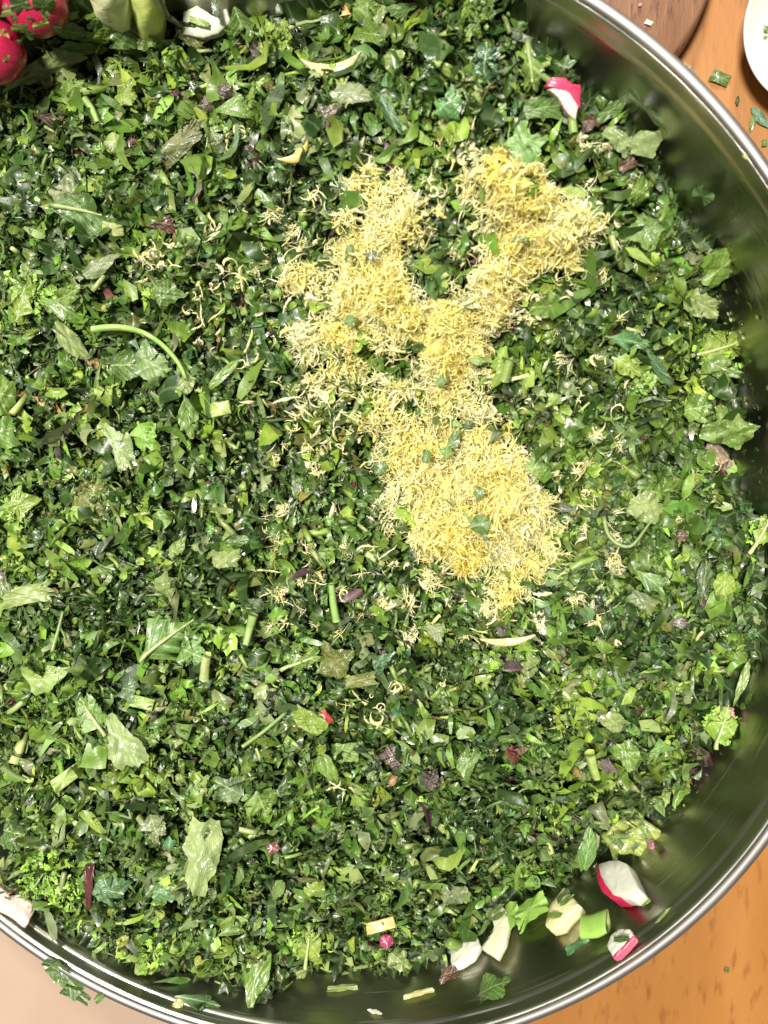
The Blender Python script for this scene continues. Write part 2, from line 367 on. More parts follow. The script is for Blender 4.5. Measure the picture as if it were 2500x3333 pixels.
def piece_colours(n, P):
    base = ['dark', 'green', 'bright', 'lime', 'blue', 'pale', 'olive', 'grey', 'purple', 'maroon', 'brown']
    pr = np.array([.28, .32, .17, .07, .012, .035, .035, .045, .013, .003, .004]); pr /= pr.sum()
    ch = rng.choice(len(base), n, p=pr)
    # small local batches of the same herb
    patch = gnoise(P[:,0], P[:,1], .012, 9); sw = (patch > .7) & (rng.random(n) < .55); ch[sw] = 2
    sw = (patch < -.6) & (rng.random(n) < .6); ch[sw] = 0
    p2 = gnoise(P[:,0]+.1, P[:,1], .017, 19); sw = (p2 > 1.1) & (rng.random(n) < .5); ch[sw] = 3; sw = (p2 < -1.2) & (rng.random(n) < .4); ch[sw] = 7
    c = np.array([C[b] for b in base])[ch]
    return c*rng.lognormal(0, .34, (n, 1))*rng.lognormal(0, .06, (n, 3)), ch
def assemble(kinds, probs, n, P, depth, size, tiltsd, colours, nrm=None, zoff=None):
    """scatter n pieces; returns V, T, col, uv"""
    nrm = normal(P[:,0], P[:,1]); z = grid(HG, P[:,0], P[:,1])
    pos = np.column_stack([P, z])-nrm*depth[:,None]
    # keep every piece clear of the bowl wall
    rb = np.hypot(pos[:,0], pos[:,1]); zb = zbowl(rb)+.0012; pos[:,2] = np.maximum(pos[:,2], np.minimum(zb, .12))
    Rm = rotbatch(nrm, rng.uniform(0, 2*np.pi, n), np.abs(rng.normal(0, tiltsd, n)), rng.uniform(0, 2*np.pi, n))
    kind = rng.choice(len(kinds), n, p=np.array(probs)/np.sum(probs)); VV, TT, CC, UU = [], [], [], []; off = 0
    for k, kn in enumerate(kinds):
        lib = LIB[kn]; sel = rng.integers(0, len(lib), n)
        for li, (V, T, U) in enumerate(lib):
            idx = np.where((kind == k) & (sel == li))[0]
            if not len(idx): continue
            m = len(idx); s = size[idx]*(1.5 if kn == 'sliver' else 1.0)
            W_ = np.einsum('mij,vj->mvi', Rm[idx]*s[:,None,None], V)+pos[idx][:,None,:]
            cc = colours[idx]
            if kn == 'stalk': cc = cc*.35+.65*np.where(rng.random((m, 1)) < .3, C['palestem'], C['stem'])*rng.lognormal(0, .25, (m, 1))
            VV.append(W_.reshape(-1, 3)); TT.append((T[None]+(np.arange(m)*len(V))[:,None,None]+off).reshape(-1, 3)); off += m*len(V)
            CC.append(np.repeat(cc, len(V), 0)); UU.append(np.tile(U, (m, 1))+np.repeat(rng.uniform(0, 20, (m, 2)), len(V), 0))
    return np.vstack(VV), np.vstack(TT), np.vstack(CC), np.vstack(UU)

n = 44000
P = inside_pts(n, .0020)
depth = np.where(rng.random(n) < .14, rng.uniform(-.0030, 0, n), rng.uniform(-.0005, .0095, n))
size = np.clip(rng.lognormal(math.log(.0043), .46, n), .0013, .0120)
cols, ch = piece_colours(n, P)
V, T, c_, u_ = assemble(['scrap', 'lobed', 'sliver', 'folded', 'stalk', 'tuft'], [.34, .16, .24, .20, .022, .06], n, P, depth, size, .66, cols)
# bed of the heap underneath, coloured extra dark to paint shade into the gaps
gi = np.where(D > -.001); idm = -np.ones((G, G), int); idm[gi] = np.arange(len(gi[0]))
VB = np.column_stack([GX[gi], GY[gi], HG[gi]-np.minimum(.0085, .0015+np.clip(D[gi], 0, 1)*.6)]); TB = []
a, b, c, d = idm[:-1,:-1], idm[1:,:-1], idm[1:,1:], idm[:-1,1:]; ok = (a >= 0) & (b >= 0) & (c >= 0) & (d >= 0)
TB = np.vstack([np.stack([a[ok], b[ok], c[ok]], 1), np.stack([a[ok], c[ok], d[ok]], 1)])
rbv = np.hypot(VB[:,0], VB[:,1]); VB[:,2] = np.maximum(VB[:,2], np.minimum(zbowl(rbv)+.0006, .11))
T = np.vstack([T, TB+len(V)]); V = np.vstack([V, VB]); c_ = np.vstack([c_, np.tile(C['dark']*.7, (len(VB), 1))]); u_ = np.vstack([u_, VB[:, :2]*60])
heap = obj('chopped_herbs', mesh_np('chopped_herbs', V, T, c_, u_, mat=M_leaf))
tag(heap, 'finely chopped parsley, coriander and mint heaped in the steel bowl', 'chopped herbs', kind='stuff')

# individually placed pieces that share shape libraries
def whereis(px, py):
    zx_ = 'left of the zest' if px < 900 else 'right of the zest' if px > 1850 else None
    if py < 500: return ('below the radishes' if px < 550 else 'near the top edge' if px < 1300 else 'in the upper right of the heap')
    if py < 2050: return ('by the left edge, level with the zest' if px < 420 else 'left of the zest' if px < 900 else 'close beside the zest' if px < 1850 else 'between zest and right wall')
    if py < 2650: return ('lower left, level with the largest parsley leaf' if px < 700 else 'just below the zest pile' if px < 1500 else 'lower right, above the radish wedge')
    return 'near the bottom left wall' if px < 800 else 'near the bottom wall' if px < 1500 else 'beside the white onion and radish'
def individuals(name, kinds, cnt, cols_, smin, smax, label, cat, group, mat, tiltsd=.45, lift=.0008, mind=.002):
    libs = []
    for kn in kinds:
        for (V, T, U) in LIB[kn][:8]:
            for cn in cols_:
                libs.append((kn, cn, mesh_np(name, V, T, np.tile(C[cn]*rng.lognormal(0, .15), (len(V), 1)), U, mat=mat)))
    vis = []; pix = []
    while len(vis) < cnt:
        px, py = rng.uniform(0, 2500), rng.uniform(0, 3333); Q = hit(px, py, top)
        if float(grid(D, Q[0], Q[1])) > mind: vis.append(Q); pix.append((px, py))
    Q = np.array(vis); nr = normal(Q[:,0], Q[:,1]); Rm = rotbatch(nr, rng.uniform(0, 6.28, cnt), np.abs(rng.normal(0, tiltsd, cnt)), rng.uniform(0, 6.28, cnt))
    for i in range(cnt):
        kn, cn, me_ = libs[rng.integers(len(libs))]; o = obj(name, me_); s = rng.uniform(smin, smax)
        M = np.eye(4); M[:3,:3] = Rm[i]*s; M[:3,3] = Q[i]+nr[i]*rng.uniform(.3, 1)*lift; o.matrix_world = Matrix(M.tolist())
        sz = 'small ' if s < smin+(smax-smin)*.4 else 'large ' if s > smin+(smax-smin)*.75 else ''
        tag(o, f"{sz}{CN[cn]} {KN[kn]} {whereis(*pix[i])}", cat, group)
CN = dict(green='mid green', bright='bright green', lime='yellow-green', pale='pale green', blue='blue-green', stem='light green', palestem='whitish green', purple='purple', maroon='dark red')
KN = dict(scrap='angular leaf scrap', lobed='notched leaf tip', folded='folded leaf scrap', stalk='cut stem piece')
individuals('leaf_scrap', ['scrap', 'lobed', 'folded'], 300, ['green', 'bright', 'bright', 'lime', 'pale', 'green'], .0042, .0092, 'green leaf scrap lying loose on the herb heap', 'leaf scrap', 'green leaf scraps on the herb heap', M_leaf)
individuals('chopped_stick', ['stalk'], 64, ['stem', 'palestem', 'stem', 'lime'],   .0030, .0062, 'short cut green herb stem on the heap', 'stem piece', 'short cut stems on the herb heap', M_stem)
individuals('purple_leaf_scrap', ['scrap', 'folded'], 34, ['purple', 'purple', 'maroon'], .0035, .0060, 'dark purple leaf scrap among the green herbs', 'leaf scrap', 'dark purple leaf scraps on the herb heap', M_leaf)

# ---------------------------------------------------------------- zest
def strands(pos, nr, length, width, cols_, seg=8, curl=1.0, flat=.55):
    n = len(pos); h = length/seg
    X = norm(np.tile([1., 0, 0], (n, 1))-nr*nr[:, :1]); Y = np.cross(nr, X)
    yaw = rng.uniform(0, 2*np.pi, n); pit = rng.normal(0, flat, n); k1 = rng.normal(0, .33, n)*curl; k2 = rng.normal(0, .26, n)*curl; roll = rng.uniform(0, 6.28, n)
    pts = [np.zeros((n, 3))]; dirs = []
    for s in range(seg+1):
        d = X*(np.cos(yaw)*np.cos(pit))[:,None]+Y*(np.sin(yaw)*np.cos(pit))[:,None]+nr*np.sin(pit)[:,None]; dirs.append(d)
        pts.append(pts[-1]+d*h[:,None]); yaw = yaw+k1+rng.normal(0, .18, n)*curl; pit = pit+k2+rng.normal(0, .14, n)*curl
    pts = np.stack(pts[:seg+1], 1); pts -= pts.mean(1, keepdims=True); dirs = np.stack(dirs, 1)
    side = norm(np.cross(dirs, nr[:,None,:]+1e-4)); up = np.cross(side, dirs)
    rl = roll[:,None]+np.linspace(0, 1, seg+1)[None]*rng.normal(0, 1.2, n)[:,None]
    sv = side*np.cos(rl)[...,None]+up*np.sin(rl)[...,None]; uv_ = -side*np.sin(rl)[...,None]+up*np.cos(rl)[...,None]
    tt = np.linspace(0, 1, seg+1); w = width[:,None]*((np.sin(np.pi*np.clip(tt*.94+.03, 0, 1))**.7)[None]*rng.uniform(.5, 1.5, (n, seg+1)))
    base = pos[:,None,:]+pts
    V = np.stack([base+sv*w[...,None]*.5, base+uv_*w[...,None]*.30, base-sv*w[...,None]*.5, base-uv_*w[...,None]*.12], 2)   # n, seg+1, 4, 3
    m = (seg+1)*4; T = []
    for s in range(seg):
        for k in range(4):
            a0, a1 = s*4+k, s*4+(k+1) % 4; T += [(a0, a1, a0+4), (a1, a1+4, a0+4)]
    T = np.array(T); V = V.reshape(n, m, 3)
    tip = np.repeat(np.abs(np.linspace(-1, 1, seg+1))**2.5, 4)[None,:,None]*rng.uniform(0, .9, (n, 1, 1))
    cc = np.minimum(cols_[:,None,:]*(1-tip)+np.array([.97, .95, .80])*tip, .98)*rng.uniform(.94, 1.0, (n, m, 1))
    return V, T, cc
K = 1.5068
BL = [(820,440,45,55,.8),(835,510,62,60,1.),(800,560,60,50,.8),(850,600,50,55,1.),(820,650,70,50,1.),(760,650,60,45,.7),(670,610,52,45,.45),(690,720,50,50,.7),(760,720,60,45,.8),(850,700,50,60,.75),
 (780,390,30,25,.25),(870,400,30,30,.4),(740,460,28,40,.3),
 (1070,380,48,42,.8),(1130,410,50,45,.8),(1180,440,45,40,.6),(1110,480,55,45,.7),(1180,520,60,42,.9),(1230,500,50,50,.7),(1290,480,42,24,.5),(1220,570,40,40,.6),(1090,540,55,35,.8),(1070,610,42,50,.8),(1080,680,40,42,.8),(1040,590,30,50,.5),(1010,400,30,40,.4),
 (930,660,55,50,.5),(980,690,45,60,.5),(950,730,45,40,.6),(1000,760,45,50,.55),(960,800,48,50,.75),(960,860,60,50,.8),(1030,800,30,50,.4),(1040,880,48,40,.5),
 (740,830,70,35,.30),(850,830,45,40,.40),(690,860,40,40,.22),(790,910,60,45,.34),(730,790,50,30,.3),
 (880,940,55,50,.7),(960,950,60,50,.9),(1050,950,50,50,.7),(850,1000,45,45,.6),(920,1020,70,60,1.1),(1000,1050,80,70,1.2),(1080,1030,55,60,.9),(900,1100,60,60,.9),(980,1140,75,60,1.1),(1070,1110,60,60,1.),(1140,1090,50,60,.8),(1180,1120,32,50,.5),
 (1090,1325,36,30,.55),(900,480,30,55,.6),(765,530,40,50,.6),(760,590,50,40,.6),(1150,570,60,40,.7),(1120,620,40,40,.6),(1060,660,50,50,.6),(1000,690,50,40,.5),(1010,480,26,26,.3),(1060,450,40,30,.6),(1230,460,40,30,.5),(1190,1180,30,40,.5),(830,1080,30,40,.5),(1120,1000,30,40,.5),(640,600,46,34,.55),(620,640,30,30,.3),(905,705,50,50,.7),(930,780,52,40,.6),(1020,760,44,40,.55),(650,760,36,36,.45),(720,800,80,30,.35),(860,870,60,40,.40),(930,1180,50,40,.7),(1010,1210,60,45,.8),(1090,1190,60,50,.85),(1150,1220,35,45,.55),(1100,1270,50,40,.65),(1060,1310,28,28,.3),(840,1130,25,40,.35)]
blobs = []
for x, y, rx, ry, hgt in BL:
    Q = hit(x*K, y*K, top); s_ = (CAM[2]-Q[2])/F*K; blobs.append((Q[0], Q[1], rx*s_*.91, ry*s_*.91, hgt))
blobs = np.array(blobs)
def zdens(x, y):
    d = np.zeros(np.shape(x))
    for bx, by, rx, ry, h in blobs: d = d+h*np.exp(-(((x-bx)/rx)**2+((y-by)/ry)**2)*1.25)
    return d
xs0, xs1, ys0, ys1 = blobs[:,0].min()-.012, blobs[:,0].max()+.012, blobs[:,1].min()-.012, blobs[:,1].max()+.012
def zpts(n, pw=1.0):
    out = np.zeros((0, 2))
    while len(out) < n:
        p = np.column_stack([rng.uniform(xs0, xs1, n*3), rng.uniform(ys0, ys1, n*3)]); w = np.clip(zdens(p[:,0], p[:,1])+.24*gnoise(p[:,0], p[:,1], .0030, 41)-.17, 0, 1.3)/1.3
        out = np.vstack([out, p[rng.random(len(p)) < w**pw]])
    return out[:n]
def zcols(p, n, topf):
    dn = np.clip(zdens(p[:,0], p[:,1]), 0, 1.6)/1.6; hue = gnoise(p[:,0], p[:,1], .007, 21)
    k = np.clip(.16+.52*dn+.24*hue+rng.normal(0, .25, n), 0, 1)[:,None]
    return np.minimum((np.array([.98,.965,.74])*(1-k)+np.array([.985,.87,.22])*k)*rng.lognormal(0, .04, (n, 1)), .98)
nz_ = 26000
p = zpts(nz_, .8); dn = zdens(p[:,0], p[:,1]); hgt = .0105*np.clip(dn-.1, 0, 1.3)
hgt = hgt*(.70+.32*gnoise(p[:,0], p[:,1], .0045, 33).clip(-1, 1.3)); nr = normal(p[:,0], p[:,1]); fz_ = rng.random(nz_)**.6
pos = np.column_stack([p, grid(HG, p[:,0], p[:,1])])+nr*(.0006+hgt*fz_)[:,None]
V, T, cc = strands(pos, nr, rng.lognormal(math.log(.0040), .45, nz_), rng.lognormal(math.log(.00050), .50, nz_), zcols(p, nz_, 0), 6, .62, .75)
m = V.shape[1]; V2 = V.reshape(-1, 3); T2 = (T[None]+(np.arange(nz_)*m)[:,None,None]).reshape(-1, 3); cc = cc.reshape(-1, 3)
# packed heart of the pile
zx = np.linspace(xs0, xs1, 130); zy = np.linspace(ys0, ys1, 150); ZX, ZY = np.meshgrid(zx, zy, indexing='ij'); ZD = zdens(ZX, ZY)
ZZ = grid(HG, ZX, ZY)+.0105*np.clip(ZD-.1, 0, 1.3)*.52*(.70+.32*gnoise(ZX, ZY, .0045, 33).clip(-1, 1.3))-.0006+.0008*rng.standard_normal(ZX.shape)
okk = ZD > .62; ii = np.arange(ZX.size).reshape(ZX.shape); qk = okk[:-1,:-1] & okk[1:,:-1] & okk[1:,1:] & okk[:-1,1:]
a_, b_, c2, d2 = ii[:-1,:-1][qk], ii[1:,:-1][qk], ii[1:,1:][qk], ii[:-1,1:][qk]
TQ = np.vstack([np.stack([a_, b_, c2], 1), np.stack([a_, c2, d2], 1)])+len(V2)
V2 = np.vstack([V2, np.column_stack([ZX.ravel(), ZY.ravel(), ZZ.ravel()])]); T2 = np.vstack([T2, TQ]); cc = np.vstack([cc, np.tile([.985,.89,.28], (ZX.size, 1))])
zo = obj('lemon_zest', mesh_np('lemon_zest', V2, T2, cc, mat=M_zest)); tag(zo, 'fluffy pile of fine yellow grated lemon zest on the herbs', 'lemon zest', kind='stuff')
def pix_of(Q):
    d = CR.T @ (Q-CAM); return 1250+F*d[0]/-d[2], 1666.5-F*d[1]/-d[2]
def zwhere(px, py, pile):
    if not pile: return whereis(px, py)
    if py < 1150: return 'on the upper right lobe of the pile' if px > 1450 else 'on the upper left lobe of the pile'
    return 'on the narrow neck of the pile' if py < 1380 else 'on the broad lower lobe of the pile' if py < 1750 else 'at the lower tip of the pile'
def zest_objects(P3, nr, ln, wd, cl, label, group, curl=1., flat=.4, seg=9, name='zest_strand'):
    V, T, cc = strands(P3, nr, ln, wd, cl, seg, curl, flat)
    for i in range(len(V)):
        o = obj(name, mesh_np(name, V[i]-P3[i], T, cc[i], mat=M_zest)); o.location = P3[i]
        px_, py_ = pix_of(P3[i])
        tag(o, f"{'thick ' if wd[i] > .00085 else 'thin ' if wd[i] < .0006 else ''}{'long ' if ln[i] > .0085 else 'short ' if ln[i] < .0055 else ''}{label} {zwhere(px_, py_, 'pile' in group)}", 'zest strand', group)
n3 = 100
p = zpts(n3, .55); dn = zdens(p[:,0], p[:,1]); nr = normal(p[:,0], p[:,1])
pos = np.column_stack([p, grid(HG, p[:,0], p[:,1])])+nr*(.0012+.0088*np.clip(dn-.1, 0, 1.3))[:,None]
zest_objects(pos, nr, rng.uniform(.005, .010, n3), rng.uniform(.0005, .0010, n3), zcols(p, n3, 1), 'curly yellow zest strand', 'zest strands on top of the pile', 1.0)
# stray strands around the pile: cluster centres in the photo
ST = [(330,570,38,22),(350,545,34,14),(700,850,60,18),(680,890,50,12),(500,600,50,8),(1010,620,40,6),(1150,650,50,6),(880,440,40,6),(480,480,40,8),(440,650,60,14),(520,590,35,6),(560,620,40,6),(660,520,50,6),(700,430,30,5),(480,740,45,8),(545,775,30,5),(620,850,30,5),(640,900,20,4),(590,1000,45,7),(680,960,40,7),(720,920,40,10),(650,720,40,6),
      (1000,340,30,5),(960,420,30,5),(1230,640,25,4),(1200,1200,30,6),(1030,1370,25,5),(790,1000,25,5),(780,1190,20,2),(740,1280,15,3),(860,1470,18,6),(820,1530,24,12),(790,1500,14,3),(730,1520,12,3),(740,1700,30,5),(430,1550,20,3),(560,850,25,3),(1110,890,20,3),(1340,880,10,1),(1350,1130,30,3),(1430,1110,22,4),(1270,760,15,2),(640,330,22,3),(1010,260,30,2),(690,1310,25,2),(520,300,20,5),(960,1470,8,2),(1210,1250,10,2),(900,430,30,5),(1600,1000,1,0),(1540,1010,12,2)]
PP, = [[]]
for x, y, r, k in ST:
    for _ in range(max(1, round(k*.78)) if k else 0):
        PP.append(hit((x+rng.normal(0, r*.55))*K, (y+rng.normal(0, r*.45))*K, top))
PP = np.array(PP); nr = normal(PP[:,0], PP[:,1]); n4 = len(PP)
kk = rng.random((n4, 1)); cl = np.array([.98,.96,.78])*kk+np.array([.98,.92,.45])*(1-kk)
zest_objects(PP+nr*.0024, nr, rng.uniform(.0040, .0110, n4), rng.uniform(.0005, .0012, n4), cl, 'stray pale yellow zest strand', 'stray zest strands on the herbs', 1.1, .25)
# ---------------------------------------------------------------- single leaves and vegetables that can be picked out
def outline(kind, n=56):
    t_ = np.linspace(0, 2*np.pi, n, endpoint=False); jit = rng.normal(0, .012, n)
    if kind == 'oval': return np.column_stack([.5*np.cos(t_), .5*np.sin(t_)*(1-.15*np.cos(t_))])*(1+jit)[:,None]
    if kind == 'scallop': r = .5*(1+.07*np.abs(np.sin(4.5*t_))-.03+jit); return np.column_stack([r*np.cos(t_), r*np.sin(t_)])
    if kind == 'blade': x = .5*np.cos(t_); return np.column_stack([x, .5*np.sin(t_)*(1-(2*x)**2*.55)])*(1+jit)[:,None]
    if kind in ('cil', 'serr'):   # fan shaped lobed leaf, stalk at -x
        sp = rng.uniform(1.15, 1.45) if kind == 'cil' else rng.uniform(.7, .95); m_ = n-6; t2 = np.linspace(-sp, sp, m_); q_ = t2/sp
        nl = 3 if kind == 'cil' else 2; ph = rng.normal(0, .15); lobe = np.abs(np.cos(np.pi*nl*(q_+ph)/2))**.6
        tooth = np.abs(((q_*nl*3.5+rng.uniform(0, 1)) % 1)-.5)*2
        r = (.62+.22*lobe+.075*tooth+rng.normal(0, .012, m_))*(1-.12*q_**2)
        o = np.column_stack([r*np.cos(t2)*1.12-.46, r*np.sin(t2)*(.62 if kind == 'cil' else .75)]); b_ = [(-.40,.06),(-.47,.035),(-.5,.02),(-.5,-.02),(-.47,-.035),(-.40,-.06)]
        o = np.vstack([o, b_]); a_ = np.arctan2(o[:,1], o[:,0]-0.0)
        return o
    if kind == 'tri': P_ = np.array([(-.5,-.3),(.5,-.5),(.1,.5)])
    elif kind == 'quad': P_ = np.array([(-.5,-.42),(.42,-.5),(.5,.30),(-.30,.5)])
    elif kind == 'rect': P_ = np.array([(-.5,-.5),(.5,-.44),(.47,.5),(-.45,.46)])
    elif kind == 'strip': P_ = np.array([(-.5,-.40),(-.1,-.5),(.5,-.30),(.46,.42),(.05,.5),(-.44,.30)])
    elif kind == 'star': P_ = np.array([(-.5,-.05),(-.2,-.25),(-.1,-.5),(.1,-.22),(.45,-.35),(.3,0),(.5,.3),(.15,.22),(0,.5),(-.18,.2)])
    else: P_ = np.array(kind)
    o = []; k = len(P_); per = max(3, n//k)
    for i in range(k):
        for t in np.linspace(0, 1, per, endpoint=False): o.append(P_[i]*(1-t)+P_[(i+1) % k]*t)
    o = np.array(o); return o+rng.normal(0, .010, o.shape)
def leafmesh(kind, Lm, Wm, bend=.15, crinkle=.0, fold=0.0, curl=.0, rings=8, solid=0.0, rag=0.0):
    o = outline(kind); n = len(o); a9 = np.linspace(0, 2*np.pi, n, endpoint=False)
    if rag: o = o*(1+.10*np.sin(3*a9+rng.uniform(0, 6))+.05*np.sin(7*a9+rng.uniform(0, 6)))[:,None]+rng.normal(0, rag, o.shape)*.6
    c0 = o.mean(0); V = [c0]
    for k in range(1, rings+1): V += list(c0+(o-c0)*k/rings)
    V = np.array(V); x, y = V[:,0], V[:,1]
    U = np.column_stack([x+.5, y+.5])
    z = bend*(.5-x*x*2-y*y*1.2)*Wm+fold*np.abs(y)*Wm+curl*(x**3)*2*Lm
    z = z+crinkle*Wm*(.10*np.sin(x*17+y*3)*np.cos(y*15)+.05*np.sin(x*31+2)*np.sin(y*27+1))
    rr = np.linalg.norm(V-c0, axis=1)*2; ph = rng.uniform(0, 6.28, 3); th = np.arctan2(y-c0[1], x-c0[0])
    z = z+Wm*rr**2*(.07*np.sin(3*th+ph[0])+.05*np.sin(5*th+ph[1])+.03*np.sin(9*th+ph[2]))
    P3 = np.column_stack([x*Lm, y*Wm, z]); T = [(0, 1+i, 1+(i+1) % n) for i in range(n)]
    for k in range(rings-1):
        a_ = 1+k*n; b_ = a_+n
        for i in range(n):
            j = (i+1) % n; T += [(a_+i, b_+i, b_+j), (a_+i, b_+j, a_+j)]
    T = np.array(T)
    if solid > 0:   # closed slab
        m = len(P3); bot = P3.copy(); bot[:,2] -= solid; bot[:, :2] *= .93; e = 1+(rings-1)*n; Tb = T[:, ::-1]+m
        side = []
        for i in range(n):
            j = (i+1) % n; side += [(e+i, m+e+i, m+e+j), (e+i, m+e+j, e+j)]
        P3 = np.vstack([P3, bot]); U = np.vstack([U, U]); T = np.vstack([T, Tb, np.array(side)])
    return P3, T, U
def frame(px, py, rot, lift, flat=.5, surf=top):
    """a placement on the real surface under a picture point: image-right turned by rot degrees"""
    Q = hit(px, py, surf); s = (CAM[2]-Q[2])/F*1.0
    nr = normal(np.array([Q[0]]), np.array([Q[1]]))[0]
    r_ = math.hypot(Q[0], Q[1])
    if surf is bw or Q[2] <= bw(Q[0], Q[1])+1e-5:
        e = .0008; dz = (bw((r_+e)*Q[0]/r_, (r_+e)*Q[1]/r_)-bw((r_-e)*Q[0]/r_, (r_-e)*Q[1]/r_))/(2*e); nr = norm(np.array([-dz*Q[0]/r_, -dz*Q[1]/r_, 1.0])); flat = 1.0
    cv = norm(CAM-Q); nn = norm(nr*flat+cv*(1-flat)); a_ = math.radians(rot)
    xd = CR @ np.array([math.cos(a_), math.sin(a_), 0]); xd = norm(xd-nn*(xd@nn)); yd = np.cross(nn, xd)
    s = float(np.linalg.norm(CAM-Q))/F*1.0
    M = np.eye(4); M[:3,0] = xd; M[:3,1] = yd; M[:3,2] = nn; M[:3,3] = Q+nn*lift
    return M, s
def tube(path, rad, n=8, cap=True):
    path = np.array(path, float); d = norm(np.gradient(path, axis=0)); ref = np.array([0, 0, 1.]); V = []; T = []
    rad = np.broadcast_to(rad, (len(path),))
    for p_, dd, r_ in zip(path, d, rad):
        s_ = norm(np.cross(dd, ref)+1e-9); u_ = np.cross(s_, dd)
        for i in range(n): a_ = 2*math.pi*i/n; rk = r_*(1+.07*math.cos(5*a_)+rng.normal(0, .025)); V.append(p_+rk*(s_*math.cos(a_)+u_*math.sin(a_)))
    for k in range(len(path)-1):
        for i in range(n): a0, a1 = k*n+i, k*n+(i+1) % n; T += [(a0, a1, a0+n), (a1, a1+n, a0+n)]
    if cap:
        for i in range(1, n-1): T += [(0, i, i+1), ((len(path)-1)*n, (len(path)-1)*n+i+1, (len(path)-1)*n+i)]
    V = np.array(V); return V, np.array(T), V[:, :2]*100
def place(name, me, M, label, cat, group=None):
    o = obj(name, me); o.matrix_world = Matrix(M.tolist()); tag(o, label, cat, group); return o
def hero(kind, px, py, Lp, Wp, rot, col, label, name='herb_leaf', cat='leaf', mat=None, lift=.0030, stalk_=0, surf=top, solid=0.0, flat=.5, **kw):
    leafy = surf is top and solid == 0
    if leafy and name == 'herb_leaf': lift = .0016+lift*.46; Lp *= .92; Wp *= .90
    M, s = frame(px, py, rot, lift, flat, surf)
    if leafy and name == 'herb_leaf':
        t1, t2 = rng.normal(0, .16), rng.normal(0, .16); M[:3,:3] = M[:3,:3] @ np.array([[1,0,0],[0,math.cos(t1),-math.sin(t1)],[0,math.sin(t1),math.cos(t1)]]) @ np.array([[math.cos(t2),0,math.sin(t2)],[0,1,0],[-math.sin(t2),0,math.cos(t2)]])
        kw['crinkle'] = max(.28, .7*kw.get('crinkle', 0)); kw.setdefault('bend', rng.uniform(.05, .35)); kw.setdefault('fold', rng.choice([0, 0, .25, -.2])); kw['rag'] = .022
    V, T, U = leafmesh(kind, Lp*s, Wp*s, solid=solid, **kw)
    base = C[col] if isinstance(col, str) else np.array(col)*(.68 if name == 'herb_leaf' else .85)
    cc = np.tile(base, (len(V), 1))*rng.uniform(.92, 1.08, (len(V), 1))
    mat = mat or (M_flesh if solid > 0 and cat != 'leaf' else M_hero)
    if not stalk_: return place(name, mesh_np(name, V, T, cc, U, mat=mat), M, label, cat)
    e = empty(name, (0, 0, 0)); e.matrix_world = Matrix(M.tolist()); tag(e, label, cat)
    obj('blade', mesh_np('blade', V, T, cc, U, mat=mat), e)
    xs = np.linspace(-.46*Lp*s-stalk_*s, .25*Lp*s, 9); r_ = np.linspace(.0008, .0003, 9)
    k = rng.normal(0, .12); pth = [(x, k*(min(0, x+.4*Lp*s))**2/(stalk_*s+1e-6), .0004+max(0, .5-2*(x/(Lp*s))**2)*kw.get('bend', .15)*Wp*s) for x in xs]
    Vs, Ts, Us = tube(pth, r_, 6); obj('stalk', mesh_np('stalk', Vs, Ts, np.tile(C['palestem'], (len(Vs), 1)), Us, mat=M_stem), e)
    return e
H = hero
# upper left
for i, (x, y, l_, w_, r_, c_) in enumerate([(330,60,80,40,40,'lime'),(430,120,70,36,-30,'green'),(520,130,80,40,60,'bright'),(560,95,60,30,10,'green'),(300,30,60,34,70,'green'),(390,110,60,30,0,'pale'),(470,150,70,40,20,'bright'),(215,70,90,50,-60,'green'),(210,20,70,44,30,'bright'),(600,30,70,40,80,'dark')]):
    H(['blade', 'quad', 'cil'][i % 3], x, y, l_, w_, r_, c_, f"{dict(lime='lime', green='mid green', bright='bright green', pale='pale', dark='dark')[c_]} {['narrow', 'angular', 'lobed'][i % 3]} leaf around the foot of the celery, {['outermost right', 'near the right side', 'close by', 'far right'][i % 4] if x > 420 else 'on its left side' if x > 280 else 'next to the radish'}", lift=.008 if x > 280 else .004)['group'] = 'leaves around the celery'
H('strip', 135, 195, 245, 62, 20, 'pale', 'long pale crinkled mint strip just below the radishes', mat=M_mint, crinkle=.5, lift=.004)
H([(-.5,-.5),(.42,-.02),(.5,.38),(.28,.5),(-.12,.2)], 592, 478, 200, 110, 22, (.17,.18,.08), 'large olive purple-tinged leaf piece with fine veins, upper left', mat=M_mint, crinkle=.2, lift=.004)
H('scallop', 285, 705, 170, 120, -5, (.075,.17,.035), 'dark rounded coriander leaf with scalloped lower edge', stalk_=25, bend=.1, lift=.0035)
H('quad', 230, 630, 130, 100, 50, 'grey', 'dull pale leaf piece behind the dark scalloped leaf', lift=.0025)
H('tri', 543, 733, 100, 60, -10, 'maroon', 'dark maroon triangular leaf under a curl of zest', lift=.0035)
H('serr', 175, 400, 120, 70, -15, 'purple', 'greyish purple leaf at the far left under the mint strip', lift=.003)
H('tri', 662, 345, 65, 45, 10, 'purple', 'purple leaf scrap left of the upper centre')
H('quad', 738, 300, 50, 45, 30, 'purple', 'small plum-coloured scrap right of the other upper purple one')
H('serr', 768, 365, 140, 95, 10, 'bright', 'light green leaf with bright veins and cupped edge', mat=M_mint, crinkle=.2)
H('cil', 420, 318, 80, 70, 60, 'lime', 'lime three-lobed leaf tip left of the stem fork')
H('cil', 250, 300, 80, 60, 20, 'bright', 'bright green lobed leaf above the stem fork')
H('blade', 400, 270, 90, 34, 25, 'olive', 'olive bud-shaped leaf pointing right')
H('oval', 380, 485, 60, 55, 0, 'pale', 'small pale curled scallion ring at upper left', solid=.0015, cat='scallion', name='scallion_ring', mat=M_hero, bend=.5)
